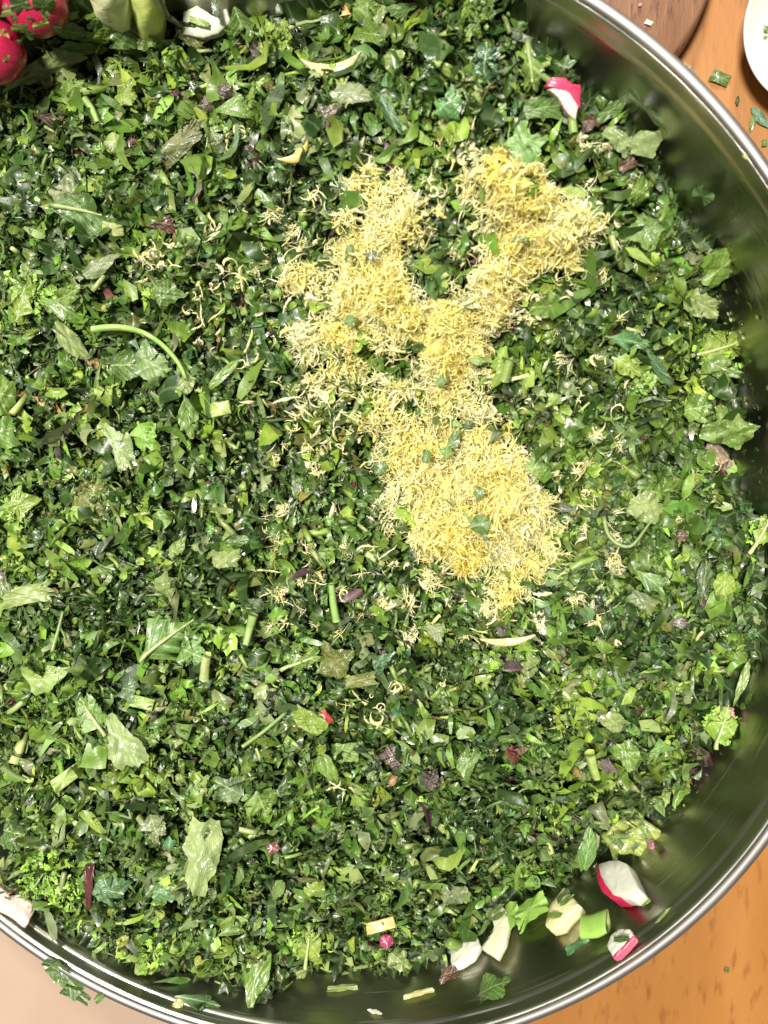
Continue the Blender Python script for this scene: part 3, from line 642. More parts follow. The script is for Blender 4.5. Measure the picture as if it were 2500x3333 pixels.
H('serr', 705, 455, 70, 60, -60, 'grey', 'pale glossy lobed leaf right of the olive leaf piece')
H('rect', 375, 738, 62, 36, -12, 'palestem', 'pale whitish cut stem end beside the scalloped leaf', solid=.0025, cat='stem piece', name='celery_end')
H('quad', 300, 100, 110, 60, 50, 'lime', 'yellow-green leaf scrap in front of the celery')
H('blade', 250, 130, 150, 45, -40, 'green', 'long dark green leaf right of the radishes')
H('quad', 400, 60, 120, 90, -30, 'green', 'folded green leaf leaning on the yellow celery', fold=.5)
H('serr', 790, 100, 110, 110, -70, 'green', 'large green leaf beside the white onion chunk')
H('quad', 620, 130, 90, 50, -20, 'olive', 'olive leaf scrap under the white onion chunk')
# upper middle
H('oval', 1290, 208, 70, 55, 20, 'pale', 'small round pale leaf with dark veins near the top centre', mat=M_mint, crinkle=.3)
H('blade', 1460, 225, 90, 30, -35, 'lime', 'slender lime leaf right of the round pale leaf')
H('scallop', 1143, 322, 120, 68, -5, 'grey', 'dull grey-green oval leaf above the zest pile')
H('tri', 1075, 378, 75, 60, 60, (.13,.08,.09), 'dusty purple triangular leaf above the zest pile')
H('blade', 1285, 370, 125, 46, -68, 'blue', 'blue-green pointed leaf standing above the zest pile')
H('cil', 1575, 230, 125, 115, 80, 'blue', 'blue-green fan-shaped leaf near the top right')
H('cil', 1470, 350, 95, 85, 75, (.09,.26,.07), 'bright blue-green coriander tip right of the pointed leaf')
H([(-.5,-.2),(-.2,.1),(-.05,.5),(.2,.15),(.5,.25),(.42,-.1),(.48,-.45),(-.05,-.5)], 1700, 478, 145, 145, -8, (.12,.30,.04), 'large bright green spiky leaf right of the upper zest', lift=.005)
H('cil', 1200, 45, 90, 100, 80, 'bright', 'broad bright green leaf at the top edge')
H('quad', 1215, 118, 95, 60, -15, 'bright', 'glossy folded green leaf below the broad leaf at the top edge', fold=.6)
H('tri', 1310, 60, 120, 60, -160, 'green', 'dark green wedge leaf at the top centre edge')
H('strip', 1250, 20, 120, 50, 60, 'pale', 'pale serrated leaf at the very top')
H('cil', 1045, 25, 85, 80, 70, 'bright', 'coriander sprig leaf at the top edge over the dark bowl', stalk_=60)
# crescent peel and onion
def crescent(px, py, Lp, Wp, rot, col, label, name='pepper_seed_slice', cat='peel', up=1):
    x = np.linspace(-.5, .5, 13); lo = -.5*(1-(2*x)**2)*up*1.0; w = (.42*(1-(2*x)**2)+.05)
    o = np.vstack([np.column_stack([x, lo-w*.4]), np.column_stack([x[::-1], (lo+w*.6)[::-1]])])
    M, s = frame(px, py, rot, .0045); k = len(x); V = []; T = []
    for i in range(k):
        for j, f_ in enumerate((0, .5, 1)):
            p_ = o[i]*(1-f_)+o[2*k-1-i]*f_; V.append((p_[0]*Lp*s, p_[1]*Wp*s, (.0009 if j == 1 else 0)+.0015*abs(x[i])*2))
    for i in range(k-1):
        for j in range(2): a_ = i*3+j; T += [(a_, a_+1, a_+3), (a_+1, a_+4, a_+3)]
    V = np.array(V); m = len(V); V = np.vstack([V, V-[0, 0, .0007]]); T = np.array(T); T = np.vstack([T, T[:, ::-1]+m])
    return place(name, mesh_np(name, V, T, np.tile(C[col] if isinstance(col, str) else np.array(col), (2*m, 1)), V[:, :2]*60, mat=M_flesh), M, label, cat)
crescent(1078, 208, 165, 75, 8, 'cream', 'pale yellow dotted crescent of lemon peel near the top', name='lemon_peel')
crescent(965, 490, 105, 50, 30, (.62,.52,.16), 'yellow curved sliver of lemon peel above the zest', name='lemon_peel')
crescent(1645, 2055, 170, 50, 5, 'cream', 'white curved pith strip at the bottom of the zest pile', name='lemon_peel')
# upper right
H('cil', 1710, 248, 105, 90, -70, 'bright', 'serrated green leaf left of the pink radish piece', stalk_=35)
H('quad', 1745, 365, 135, 70, 10, 'green', 'green leaf with bent tip just below the radish piece', fold=.3)
H('cil', 1640, 170, 70, 60, 20, 'green', 'green leaf tuft left of the serrated leaf')
H([(-.5,.1),(-.3,.5),(-.05,.2),(.15,.45),(.45,.5),(.5,-.5),(.1,-.4),(0,-.5),(-.2,-.3)], 2032, 468, 180, 78, -8, 'pale', 'pale crumpled lettuce strip near the right wall', mat=M_mint, crinkle=.7, lift=.005)
H('oval', 1915, 410, 55, 50, 0, 'maroon', 'round maroon scrap left of the pale lettuce strip')
H('quad', 2030, 540, 60, 40, 40, 'maroon', 'maroon leaf scrap below the pale lettuce strip')
H('blade', 1985, 375, 110, 46, 35, 'green', 'rolled dark green leaf above the pale lettuce strip')
H('quad', 2075, 620, 60, 95, -20, 'bright', 'green leaf piece standing at the right edge of the heap')
H('quad', 2090, 765, 110, 105, -30, (.15,.26,.06), 'broad mid green leaf right of the zest', mat=M_mint)
H('scallop', 2325, 865, 130, 100, 45, 'bright', 'broad glossy leaf sticking out at the right wall', lift=.006)
H('blade', 2070, 830, 110, 28, -30, 'stem', 'thin arched stem beneath the mid green leaf')
H('serr', 2225, 690, 60, 75, 60, 'green', 'glossy dark leaf above the broad glossy leaf')
H('scallop', 1768, 990, 125, 82, 180, (.16,.27,.05), 'rounded yellow-green leaf right of the zest neck', lift=.004)
H('quad', 1740, 1518, 75, 85, 60, (.20,.32,.08), 'smooth light green leaf peeking from the zest on its right', lift=.004)
H('serr', 2040, 1105, 140, 70, -10, (.10,.25,.09), 'blue-green serrated parsley leaf on the right', lift=.004)
H('blade', 2135, 1200, 165, 34, -55, 'blue', 'long narrow blue-green leaf cut on the right', lift=.004)
H('cil', 2040, 1190, 110, 90, -30, 'lime', 'lime frilly leaf under the serrated parsley leaf')
H('cil', 2330, 1130, 150, 130, 20, 'lime', 'bright lime lettuce leaf with white rib at the right', stalk_=20, lift=.005, crinkle=.4)
H('cil', 2340, 1200, 130, 90, -30, 'bright', 'frilled bright leaf below the white-ribbed lettuce', crinkle=.5)
H('quad', 2360, 1380, 170, 120, -20, (.17,.28,.05), 'large wavy green leaf against the right wall', crinkle=.6, lift=.005, mat=M_mint)
H('quad', 2270, 1330, 90, 110, 10, 'bright', 'crumpled leaf left of the large wavy leaf', crinkle=.5)
H('cil', 2265, 990, 140, 95, -30, 'pale', 'pale green creased leaf at the right side', fold=.3)
H([(-.5,.4),(-.1,.5),(.3,.2),(.5,-.2),(.2,-.5),(-.3,-.3)], 2322, 1492, 105, 75, -20, 'pink', 'dusty pink torn radish leaf at the right wall', lift=.005, mat=M_mint)
H('quad', 2360, 2320, 45, 40, 0, 'pink', 'small salmon pink scrap near the lower right edge')
H('scallop', 2085, 1655, 105, 110, -30, 'pale', 'pale fan-shaped leaf with zest curl beside it', mat=M_mint, crinkle=.25, lift=.004)
H('scallop', 2350, 1912, 90, 62, 80, 'lime', 'small ridged rounded leaf near the right edge', crinkle=.4, lift=.005)
H('blade', 2290, 1895, 140, 50, 85, 'dark', 'dark upright ribbed blade left of the ridged leaf', lift=.004)
H('cil', 2465, 1725, 110, 70, 60, 'lime', 'feathery lime sprig at the far right edge', stalk_=40, lift=.005)
H('serr', 2110, 1900, 120, 85, -45, (.12,.24,.06), 'soft green leaf at the right with folded corner', fold=.3)
H('quad', 2080, 1960, 100, 60, -25, 'grey', 'grey-green leaf below the soft green leaf')
H('oval', 2212, 1755, 38, 42, 0, 'maroon', 'small dark red berry-like scrap on the right')
H('serr', 2205, 2025, 60, 50, 0, 'purple', 'plum leaf crumb among greens on the right')
H('cil', 2340, 2360, 110, 95, 70, (.24,.40,.04), 'brightest lime parsley sprig at the lower right edge', stalk_=20, lift=.004)
H('blade', 2410, 2210, 150, 26, 72, 'bright', 'long thin leaf at the heap edge on the lower right', lift=.004)
H('quad', 2035, 2440, 95, 80, -40, 'bright', 'square green leaf in the lower right')
H('tri', 2130, 2425, 95, 55, 25, (.13,.28,.06), 'green triangular leaf right of the square leaf')
H('quad', 1985, 2330, 90, 75, -35, 'pale', 'light green leaf piece right of centre below')
# centre right
H('scallop', 1712, 2150, 95, 80, -40, 'pale', 'pale wrinkled leaf right of the pith strip', mat=M_mint, crinkle=.3)
H('cil', 1595, 2148, 75, 65, 20, 'bright', 'tiny bright parsley rosette below the zest')
H('quad', 1520, 2480, 110, 65, 70, (.13,.24,.05), 'green leaf with notched edge below centre')
H('blade', 1640, 1210, 120, 34, 55, 'lime', 'stout lime stem slice right of the zest neck', solid=.0015, cat='stem piece', name='celery_slice', mat=M_stem)
H('quad', 1800, 1300, 60, 45, 10, 'stem', 'square light stem slice right of the zest')
H('tri', 1425, 2040, 95, 75, -30, 'grey', 'grey-green leaf piece below the zest pile')
# left and centre
H('cil', 585, 2060, 270, 215, 38, (.13,.26,.05), 'largest jagged parsley leaf, left of centre below', lift=.006, bend=.2, stalk_=20)
H('cil', 640, 2120, 120, 100, -20, (.12,.25,.05), 'toothed side lobe at the lower right of the largest parsley leaf', lift=.006)
H('blade', 525, 2075, 120, 50, 62, (.15,.28,.08), 'narrow folded leaf at the left of the largest parsley leaf', lift=.006, fold=.4)
H('quad', 430, 2252, 70, 75, -15, (.10,.17,.08), 'dull dark green triangle leaf under the largest parsley leaf')
H([(-.5,.5),(-.1,-.2),(.1,.2),(.1,.5),(.5,.4),(.2,-.4),(-.1,-.5)], 155, 2215, 160, 95, 0, 'lime', 'folded lime leaf bent into a V at the left', lift=.004)
H([(-.5,-.12),(-.45,.2),(.2,.5),(.5,.25),(.42,-.35),(.1,-.5)], 400, 2410, 190, 115, -60, 'pale', 'pale smooth leaf with small holes, lower left of centre', lift=.005, fold=.2)
H('cil', 310, 2325, 140, 110, 125, (.16,.30,.06), 'lobed green frond above the pale smooth leaf', stalk_=20, lift=.004)
H('cil', 475, 2390, 95, 80, -20, 'bright', 'parsley tip right of the pale smooth leaf')
H('rect', 108, 1935, 165, 62, 10, 'pale', 'pale oblong leaf strip with two dark holes at the left', lift=.005, crinkle=.1)
H('blade', 20, 1910, 90, 40, -50, 'grey', 'pale leaf strip end cut off by the left edge')
H('quad', 560, 1893, 85, 95, -35, 'pale', 'pale yellowish leaf scrap above the largest parsley leaf', mat=M_mint, crinkle=.2)
H('rect', 732, 1822, 92, 60, 4, 'pale', 'pale squarish leaf piece with ragged edge, left of centre', mat=M_mint, crinkle=.4)
H('blade', 588, 1792, 90, 46, 65, (.17,.28,.05), 'smooth leaf standing upright above the pale scraps')
H('blade', 790, 1760, 110, 40, 10, 'green', 'dark leaf lying over the pale squarish piece')
H('quad', 505, 1183, 140, 118, -30, (.19,.30,.11), 'broad light green leaf under the curved stem', lift=.004)
H('oval', 420, 1195, 110, 110, 0, 'green', 'round dark green leaf left of the broad light leaf', lift=.0035)
H('cil', 485, 1432, 110, 105, -60, (.20,.40,.04), 'vivid lime coriander leaf left of centre', lift=.005)
H([(-.5,.4),(.1,.5),(.5,-.3),(.3,-.5),(-.05,-.1)], 390, 1465, 175, 120, -30, 'pale', 'pale three-cornered leaf pointing left', lift=.005, fold=.3)
H('cil', 355, 1275, 105, 80, 30, 'lime', 'lime lobed leaf right of a long zest strand')
H('serr', 200, 1010, 130, 95, -20, 'bright', 'bright leaf with dark veins at the left', mat=M_mint, crinkle=.3)
H('blade', 240, 1110, 150, 60, -55, 'pale', 'pale slanting leaf blade left of the curved stem')
H('blade', 722, 1228, 185, 34, 42, 'bright', 'long narrow pointed green blade left of the zest', lift=.005)
H('rect', 727, 1332, 66, 44, 10, (.30,.40,.12), 'pale ribbed celery piece left of the zest', solid=.002, name='celery_piece', cat='celery', mat=M_stem)
H('quad', 12, 1300, 80, 150, 0, 'bright', 'green leaf cut off by the left edge, upper one', lift=.004)
H('quad', 8, 1410, 80, 110, 20, (.16,.30,.06), 'green leaf cut off by the left edge, lower one')
H('cil', 310, 1610, 150, 130, 80, 'olive', 'olive curly parsley tuft at the left', crinkle=.8)
H('quad', 70, 1640, 100, 90, 60, 'lime', 'yellowish green leaf tips at the left edge')
H('cil', 235, 950, 90, 60, 30, 'bright', 'serrated bright leaf at left under a lime frill')
H('cil', 90, 970, 170, 80, 80, 'lime', 'lime frilly parsley patch at the far left')
H('quad', 540, 950, 90, 85, 40, 'green', 'smooth green leaf below the small zest clump')
H('blade', 320, 880, 160, 50, 35, 'grey', 'grey-green curled blade left of the small zest clump')
H('quad', 1095, 2130, 120, 125, -5, 'olive', 'olive brown veined leaf piece at centre below the zest', mat=M_mint, crinkle=.3, lift=.004)
H('tri', 1235, 2145, 115, 70, 60, 'blue', 'blue-green leaf right of the olive veined piece')
H('quad', 1170, 2215, 120, 50, 15, 'olive', 'olive leaf flap under the veined piece', fold=.3)
H('strip', 1010, 2340, 130, 70, -35, 'lime', 'knobbly lime savoy scrap left of the red radish bit', mat=M_mint, crinkle=1.2, lift=.004)
H('quad', 1123, 2442, 92, 70, 12, (.24,.38,.10), 'bumpy light green savoy square below centre', mat=M_mint, crinkle=1.3, lift=.004)
H('blade', 1068, 2490, 125, 52, -55, 'bright', 'notched bright leaf left of the bumpy square')
H('rect', 1063, 2325, 50, 20, -55, (.32,.03,.03), 'small red radish peel bit', solid=.001, cat='radish', name='radish_bit', mat=M_skin)
H('quad', 1280, 2460, 70, 75, 70, 'purple', 'dark purple leaf scrap at lower centre')
H('quad', 1405, 2530, 55, 65, 20, (.12,.07,.09), 'mauve bumpy scrap beside a pale slice', mat=M_mint, crinkle=1)
H('cil', 990, 2140, 120, 60, 20, 'bright', 'green frond left of the olive veined piece', stalk_=30)
H('cil', 850, 2610, 95, 130, -65, 'bright', 'serrated green leaf, lower left of centre', lift=.004)
H('cil', 768, 2562, 130, 95, 160, (.13,.20,.09), 'grey-green fan-shaped leaf with toothed edge, lower left', lift=.005)
H('cil', 512, 2692, 100, 95, -60, 'grey', 'pale shiny jagged leaf at lower left', lift=.005)
H([(-.5,-.2),(-.35,.35),(.1,.5),(.5,.35),(.45,-.35),(0,-.5)], 655, 2775, 225, 118, 82, (.30,.38,.12), 'large mottled yellow-green mint leaf at lower left', mat=M_mint, crinkle=.5, lift=.006)
H('strip', 310, 2670, 105, 34, -55, 'lime', 'ripped lime leaf strip at lower left')
H('rect', 210, 2538, 70, 40, 35, (.30,.40,.12), 'thick pale green celery chunk at lower left', solid=.003, name='celery_piece', cat='celery', mat=M_stem, lift=.005)
H('rect', 470, 2290, 70, 36, -15, 'stem', 'pale green stem chunk under the zest star', solid=.002, name='celery_piece', cat='celery', mat=M_stem)
H([(-.5,-.15),(.0,-.38),(.5,-.5),(.5,.5),(.0,.42),(-.5,.15)], 305, 2865, 125, 26, 88, 'maroon', 'dark red tapered stem piece at lower left', solid=.002, name='red_sprig', cat='stem piece', mat=M_skin, lift=.005)
H('quad', 365, 2880, 100, 90, -20, (.10,.22,.10), 'shiny blue-green leaf right of the dark red stem', lift=.004)
H('quad', 545, 2880, 90, 90, 20, (.12,.26,.10), 'shiny green leaf below the jagged pale one', lift=.004)
H('scallop', 0, 2855, 50, 110, 0, 'pale', 'smooth pale leaf cut by the left edge near the bottom')
H('quad', 60, 2700, 90, 100, -10, 'green', 'dull green leaf at the lower left edge')
H('serr', 760, 3005, 105, 75, 35, 'bright', 'bright leaf with fan veins near the bottom left')
H('oval', 650, 3105, 22, 34, -15, (.34,.36,.06), 'tiny yellow petal near the bottom')
H('quad', 405, 3050, 40, 30, 30, (.34,.36,.06), 'small yellow leaf crumb near the lower left rim')
H('cil', 480, 3150, 110, 70, 20, 'lime', 'lime torn leaf by the lower left wall')
H('blade', 835, 3160, 170, 85, 80, 'bright', 'tall green leaf at the bottom edge of the heap', lift=.005, crinkle=.3)
H('blade', 905, 2880, 85, 40, 70, (.15,.26,.06), 'smooth green leaf above the tall bottom leaf')
H('scallop', 1030, 2880, 66, 55, 0, 'lime', 'rounded lime leaf near the bottom')
H('cil', 1290, 3115, 95, 75, -40, 'pale', 'light green lobed leaf at the bottom centre')
H('cil', 1000, 3060, 110, 100, 80, 'lime', 'lime parsley sprig near the bottom centre', stalk_=20)
H('scallop', 1475, 2895, 85, 70, 20, 'grey', 'pale veined round leaf at the lower centre right', mat=M_mint, crinkle=.3)
H('quad', 1745, 2985, 115, 80, 25, (.22,.40,.07), 'bright green scallion leaf right of the white onion', name='scallion_piece', cat='scallion', lift=.004)
H('rect', 1680, 3005, 60, 80, 0, (.24,.42,.07), 'lime scallion piece touching the white onion', name='scallion_piece', cat='scallion', lift=.004)
H('blade', 1905, 2750, 145, 55, 80, (.11,.25,.05), 'upright green leaf above the cream chunk', lift=.005)
H('serr', 2235, 2600, 90, 75, 60, 'bright', 'green leaf with yellow tip at the heap edge, lower right')
H('quad', 2262, 2560, 30, 34, 0, (.38,.38,.07), 'yellow leaf tip at the heap edge, lower right')
H('quad', 1970, 2478, 70, 40, -50, (.16,.10,.12), 'greyish mauve leaf near the yellow stem')
H([(-.5,-.1),(-.3,.4),(.1,.5),(.45,.35),(.5,-.3),(.2,-.5),(-.3,-.4)], 2045, 2705, 165, 105, -5, (.30,.36,.09), 'translucent yellow-green cucumber slice with herb flecks', solid=.003, bend=.05, crinkle=.25, name='cucumber_slice', cat='cucumber', lift=.004)
H('rect', 1240, 3003, 85, 30, 14, 'tan', 'tan cut root stub near the bottom', solid=.002, name='root_stub', cat='root piece', lift=.005)
H('oval', 1257, 3060, 40, 34, 0, (.30,.04,.10), 'small magenta radish bead near the bottom', solid=.003, name='radish_bit', cat='radish', mat=M_skin, bend=.4, lift=.002)
H('quad', 890, 2752, 40, 34, 40, (.20,.07,.07), 'dull pink radish crumb at the lower left of centre', solid=.001, name='radish_bit', cat='radish')
H('quad', 1470, 3190, 60, 40, 10, 'maroon', 'dark red scrap on the bottom wall', surf=top)
H('blade', 1000, 3180, 70, 50, 80, 'pale', 'pale leaf base at the bottom heap edge')
H('oval', 2137, 2760, 24, 34, 0, 'pink', 'tiny pink radish speck above the big radish wedge', solid=.001, name='radish_bit', cat='radish', surf=top)
def parsley_tuft(px, py, R_, k, col, label, flatn=.75):
    M, s = frame(px, py, rng.uniform(0, 360), .0022, .6); VV, TT, UU, CC = [], [], [], []; o_ = 0; Vs_, Ts_ = [], []; so = 0
    for q in range(k):
        a_ = rng.uniform(0, 6.28); rr = R_*s*math.sqrt(rng.random())*.9; cx_, cy_ = rr*math.cos(a_), rr*math.sin(a_)*flatn
        h_ = rng.uniform(0, .0028)*(1-.6*rr/(R_*s)); V, T, U = LIB['lobed'][rng.integers(len(LIB['lobed']))]
        Rm = rotbatch(norm(np.array([[cx_*25, cy_*25, 1.0]])), np.array([a_+rng.normal(0, .6)]), np.array([abs(rng.normal(0, .5))]), np.array([rng.uniform(0, 6.28)]))[0]
        sz = rng.uniform(.0016, .0034); W_ = (V*sz) @ Rm.T+[cx_, cy_, h_]; VV.append(W_); TT.append(T+o_); UU.append(U); o_ += len(V)
        CC.append(np.tile(C[col]*rng.lognormal(0, .25) if isinstance(col, str) else np.array(col)*rng.lognormal(0, .25), (len(V), 1)))
        if q % 4 == 0:
            V2_, T2_, _ = tube([(cx_*.2, cy_*.2, -.002), (cx_*.6, cy_*.6, h_*.4), (cx_, cy_, h_)], .00035, 5); Vs_.append(V2_); Ts_.append(T2_+so); so += len(V2_)
    e = empty('parsley_tuft', (0, 0, 0)); e.matrix_world = Matrix(M.tolist()); tag(e, label, 'parsley')
    obj('leaflets', mesh_np('leaflets', np.vstack(VV), np.vstack(TT), np.vstack(CC), np.vstack(UU), mat=M_leaf), e)
    Vs_ = np.vstack(Vs_); obj('stalks', mesh_np('stalks', Vs_, np.vstack(Ts_), np.tile(C['stem'], (len(Vs_), 1)), Vs_[:, :2]*80, mat=M_stem), e)
BR = (.22, .40, .045)
parsley_tuft(150, 2830, 95, 85, BR, 'bright curly parsley tuft at the lower left, left of the dark red sprig')
parsley_tuft(235, 2900, 60, 40, BR, 'smaller curly parsley tuft touching the dark red sprig')
parsley_tuft(310, 1605, 90, 70, (.10, .18, .03), 'dull olive curly parsley tuft at the left, level with the zest tip')
parsley_tuft(110, 960, 90, 60, (.20, .36, .05), 'lime curly parsley tuft by the left edge above the curved sprig')
parsley_tuft(60, 1660, 60, 40, (.20, .34, .05), 'lime parsley tips by the left edge below the olive tuft')
parsley_tuft(2340, 2360, 62, 40, BR, 'brightest curly parsley tuft at the lower right edge of the heap')
parsley_tuft(2330, 1150, 85, 60, BR, 'frilly lime tuft against the right wall')
parsley_tuft(2470, 1730, 55, 34, BR, 'small lime tuft at the far right edge')
parsley_tuft(1000, 3060, 70, 46, BR, 'lime parsley tuft near the bottom centre')
parsley_tuft(985, 2140, 60, 34, 'bright', 'green parsley tuft left of the olive veined leaf')
parsley_tuft(1595, 2150, 34, 18, BR, 'tiny parsley tuft just below the zest')
parsley_tuft(500, 3090, 60, 36, BR, 'lime parsley tuft by the lower left wall')
parsley_tuft(1250, 2890, 60, 34, 'bright', 'green parsley tuft at the bottom right of centre')
parsley_tuft(900, 140, 60, 36, (.20, .30, .05), 'yellowish parsley tuft near the top left of centre')
parsley_tuft(1560, 60, 70, 40, 'bright', 'green parsley tuft at the top edge right of centre')
parsley_tuft(2080, 1250, 60, 36, (.16, .28, .05), 'soft green tuft below the blue-green blade on the right')
# pale pith shreds round the zest
for i, (x, y) in enumerate([(1140,600),(1300,560),(1265,650),(1010,640),(950,880),(930,1000),(975,1120),(1050,1300),(1500,540),(1560,500),(1650,545),(1790,590),(1925,660),(2000,720),(1890,910),(1660,1030),(1600,1340),(1700,1480),(1740,1600),(1850,1700),(1810,1790),(1770,1920),(1640,2010),(1560,1990),(1330,1860),(1260,1800),(1220,1690),(1200,1500),(1150,1420),(1100,1350),(1300,1290),(1370,640)]):
    M, s = frame(x+rng.normal(0, 8), y+rng.normal(0, 8), 0, 0, .5); dd = float(zdens(M[0,3], M[1,3])); Q = M[:3,3]+M[:3,2]*(.0012+.0090*min(1.2, max(0, dd-.1)))
    V, T, cc = strands(Q[None], M[:3,2][None], np.array([rng.uniform(.005, .009)]), np.array([rng.uniform(.0010, .0019)]), np.array([[.96, .94, .76]]), 9, 1.0, .2)
    ob = obj('pith_shred', mesh_np('pith_shred', V[0]-Q, T, cc[0], mat=M_zest)); ob.location = Q
    tag(ob, f"broad pale pith shred {zwhere(x, y, True)}", 'zest shred', 'pale pith shreds round the zest pile')
# things on the bowl wall
H([(-.5,.1),(-.35,.5),(-.1,.15),(.1,.4),(.35,.1),(.5,-.3),(.1,-.5),(-.3,-.3)], 2130, 335, 175, 48, -55, 'dark', 'dark jagged leaf stuck on the upper right bowl wall', surf=bw, lift=.0025)
H('quad', 2312, 615, 62, 70, 0, (.10,.20,.07), 'small dark leaf stuck on the right bowl wall', surf=bw, lift=.0022)
H('cil', 1612, 3228, 105, 90, -5, 'green', 'star-shaped green leaf stuck on the bottom bowl wall', surf=bw, lift=.0015)
H('strip', 1115, 3222, 90, 22, -10, 'pale', 'thin pale sliver on the bottom bowl wall', surf=bw, lift=.001)
H('strip', 1365, 3240, 90, 20, -8, 'cream', 'long cream sliver on the bottom bowl wall', surf=bw, lift=.001)
H('blade', 1222, 3300, 46, 14, -50, 'white', 'tiny white sliver lowest on the bottom wall', surf=bw, lift=.001)
H('blade', 2165, 2985, 62, 12, 25, 'pale', 'thin pale thread on the lower right wall', surf=bw, lift=.001)
H('quad', 2110, 2943, 32, 14, 10, 'lime', 'lime fleck right of the big radish wedge', surf=bw, lift=.001)
H('quad', 2230, 235, 62, 34, -35, (.25,.16,.11), 'brown smear on the upper right inner rim', name='food_smear', cat='smear', surf=bw, lift=.0006)
H('quad', 2430, 505, 16, 12, 0, 'cream', 'cream speck on the right inner rim', name='food_speck', cat='speck', surf=bw, lift=.0006)
H('quad', 580, 3270, 30, 24, 0, 'cream', 'cream lump on the lower left inner wall', name='food_speck', cat='speck', surf=bw, lift=.0008)
H('serr', 640, 3265, 120, 50, -20, (.10,.20,.08), 'glossy dark green leaf low on the bottom left wall', surf=bw, lift=.0012)

# radish pieces, onion, scallion and celery
def slab(name, poly, M, s, thick, col, mat, parent=None, inset=.9, offz=0.0, n=40, bend=.1):
    P_ = np.array(poly, float); o = []; k = len(P_); per = max(2, n//k)
    for i in range(k):
        for t in np.linspace(0, 1, per, endpoint=False): o.append(P_[i]*(1-t)+P_[(i+1) % k]*t)
    o = np.array(o)*s; c0 = o.mean(0); n_ = len(o); rad = np.abs(o-c0).max(); V = []; fr = (0, .5, .86, 1.0, .97, .86)
    zz = lambda f_: {0: bend*rad*.30, .5: bend*rad*.26, .86: bend*rad*.10}[f_]
    rows = [(.5, zz(.5)), (.93, zz(.86)), (.985, -thick*.05), (1.0, -thick*.20), (.98, -thick*.7), (inset*.9, -thick)]
    V = [(c0[0], c0[1], zz(0))]
    for f_, z_ in rows:
        for p_ in o: V.append((*(c0+(p_-c0)*f_), z_))
    V.append((c0[0], c0[1], -thick)); T = [(0, 1+i, 1+(i+1) % n_) for i in range(n_)]
    for r_ in range(len(rows)-1):
        for i in range(n_): j = (i+1) % n_; a_ = 1+r_*n_; T += [(a_+i, a_+n_+i, a_+n_+j), (a_+i, a_+n_+j, a_+j)]
    l_ = 1+(len(rows)-1)*n_; e_ = len(V)-1; T += [(l_+i, e_, l_+(i+1) % n_) for i in range(n_)]
    V = np.array(V); V[:,2] += offz; V += rng.normal(0, .00005, V.shape)
    return obj(name, mesh_np(name, V, np.array(T), np.tile(np.array(col), (len(V), 1)), V[:, :2]*50, mat=mat), parent)
def thing2(name, px, py, rot, lift, label, cat, surf=top, flat=.5):
    M, s = frame(px, py, rot, lift, flat, surf); e = empty(name, (0, 0, 0)); e.matrix_world = Matrix(M.tolist()); tag(e, label, cat); return e, M, s
e, M, s = thing2('radish_wedge', 2045, 2905, 0, .0070, 'big white radish wedge with red skin on the lower right wall', 'radish')
slab('flesh', [(-28,88),(8,72),(38,48),(55,20),(56,-30),(58,-85),(30,-88),(5,-66),(-18,-40),(-30,10),(-34,50)], M, s, .006, C['white'], M_flesh, e, bend=.12)
slab('skin', [(-30,92),(-26,60),(-22,10),(-8,-38),(14,-62),(2,-64),(-28,-42),(-48,0),(-50,40),(-42,74)], M, s, .0066, C['red'], M_skin, e, bend=.05, offz=-.0002)
e, M, s = thing2('radish_wedge', 2040, 3083, 8, .0034, 'small flat radish slice with pink edge on the lower right wall', 'radish')
slab('flesh', [(-42,12),(-20,32),(10,34),(40,14),(42,-6),(0,-14),(-36,-20)], M, s, .0024, C['white'], M_flesh, e)
slab('skin', [(-38,-18),(0,-12),(44,-4),(44,-14),(0,-24),(-36,-28)], M, s, .0026, (.50,.08,.15), M_skin, e, offz=-.0002)
e, M, s = thing2('radish_wedge', 1812, 320, -5, .0065, 'pink and white radish piece in the herbs at upper right', 'radish')
slab('flesh', [(-42,10),(-10,18),(30,6),(48,-20),(46,-58),(24,-46),(8,-30),(-10,-10)], M, s, .005, (.80,.66,.60), M_flesh, e)
slab('skin', [(-50,14),(-40,36),(-4,40),(20,26),(44,28),(50,-10),(54,-30),(42,-12),(28,2),(0,12),(-24,14)], M, s, .0052, (.66,.04,.11), M_skin, e, offz=.0003)
e, M, s = thing2('radish_wedge', 35, 2955, -15, .006, 'whitish pink radish piece at the lower left rim', 'radish')
slab('flesh', [(-60,20),(-20,0),(20,45),(58,20),(60,-40),(20,-30),(-30,-28),(-60,-14)], M, s, .005, (.78,.66,.62), M_flesh, e)
slab('skin', [(-50,22),(-22,4),(0,26),(-10,30),(-26,14)], M, s, .0045, (.60,.16,.20), M_skin, e, offz=.0004)
e, M, s = thing2('onion_chunk', 1632, 3050, 0, .0045, 'triangular white onion layer at the bottom right of the heap', 'onion')
slab('layer', [(-5,70),(30,66),(52,20),(20,-55),(-10,-88),(-52,-38),(-20,-24),(-4,10)], M, s, .003, (.66,.66,.47), M_flesh, e, bend=.2)
e, M, s = thing2('onion_chunk', 1528, 3118, 0, .0035, 'white curved onion piece lowest at the heap edge', 'onion')
slab('layer', [(-44,36),(10,36),(40,32),(46,0),(22,-26),(-16,-36),(-48,-36)], M, s, .003, (.66,.66,.57), M_flesh, e, bend=.25)
e, M, s = thing2('onion_chunk', 1852, 2985, 0, .005, 'cream coloured chunk with herb bits beside the lime scallion', 'onion')
slab('layer', [(-60,-20),(-30,30),(28,58),(40,20),(58,-28),(10,-36),(-20,-52),(-48,-44)], M, s, .005, (.70,.66,.36), M_flesh, e, bend=.2)
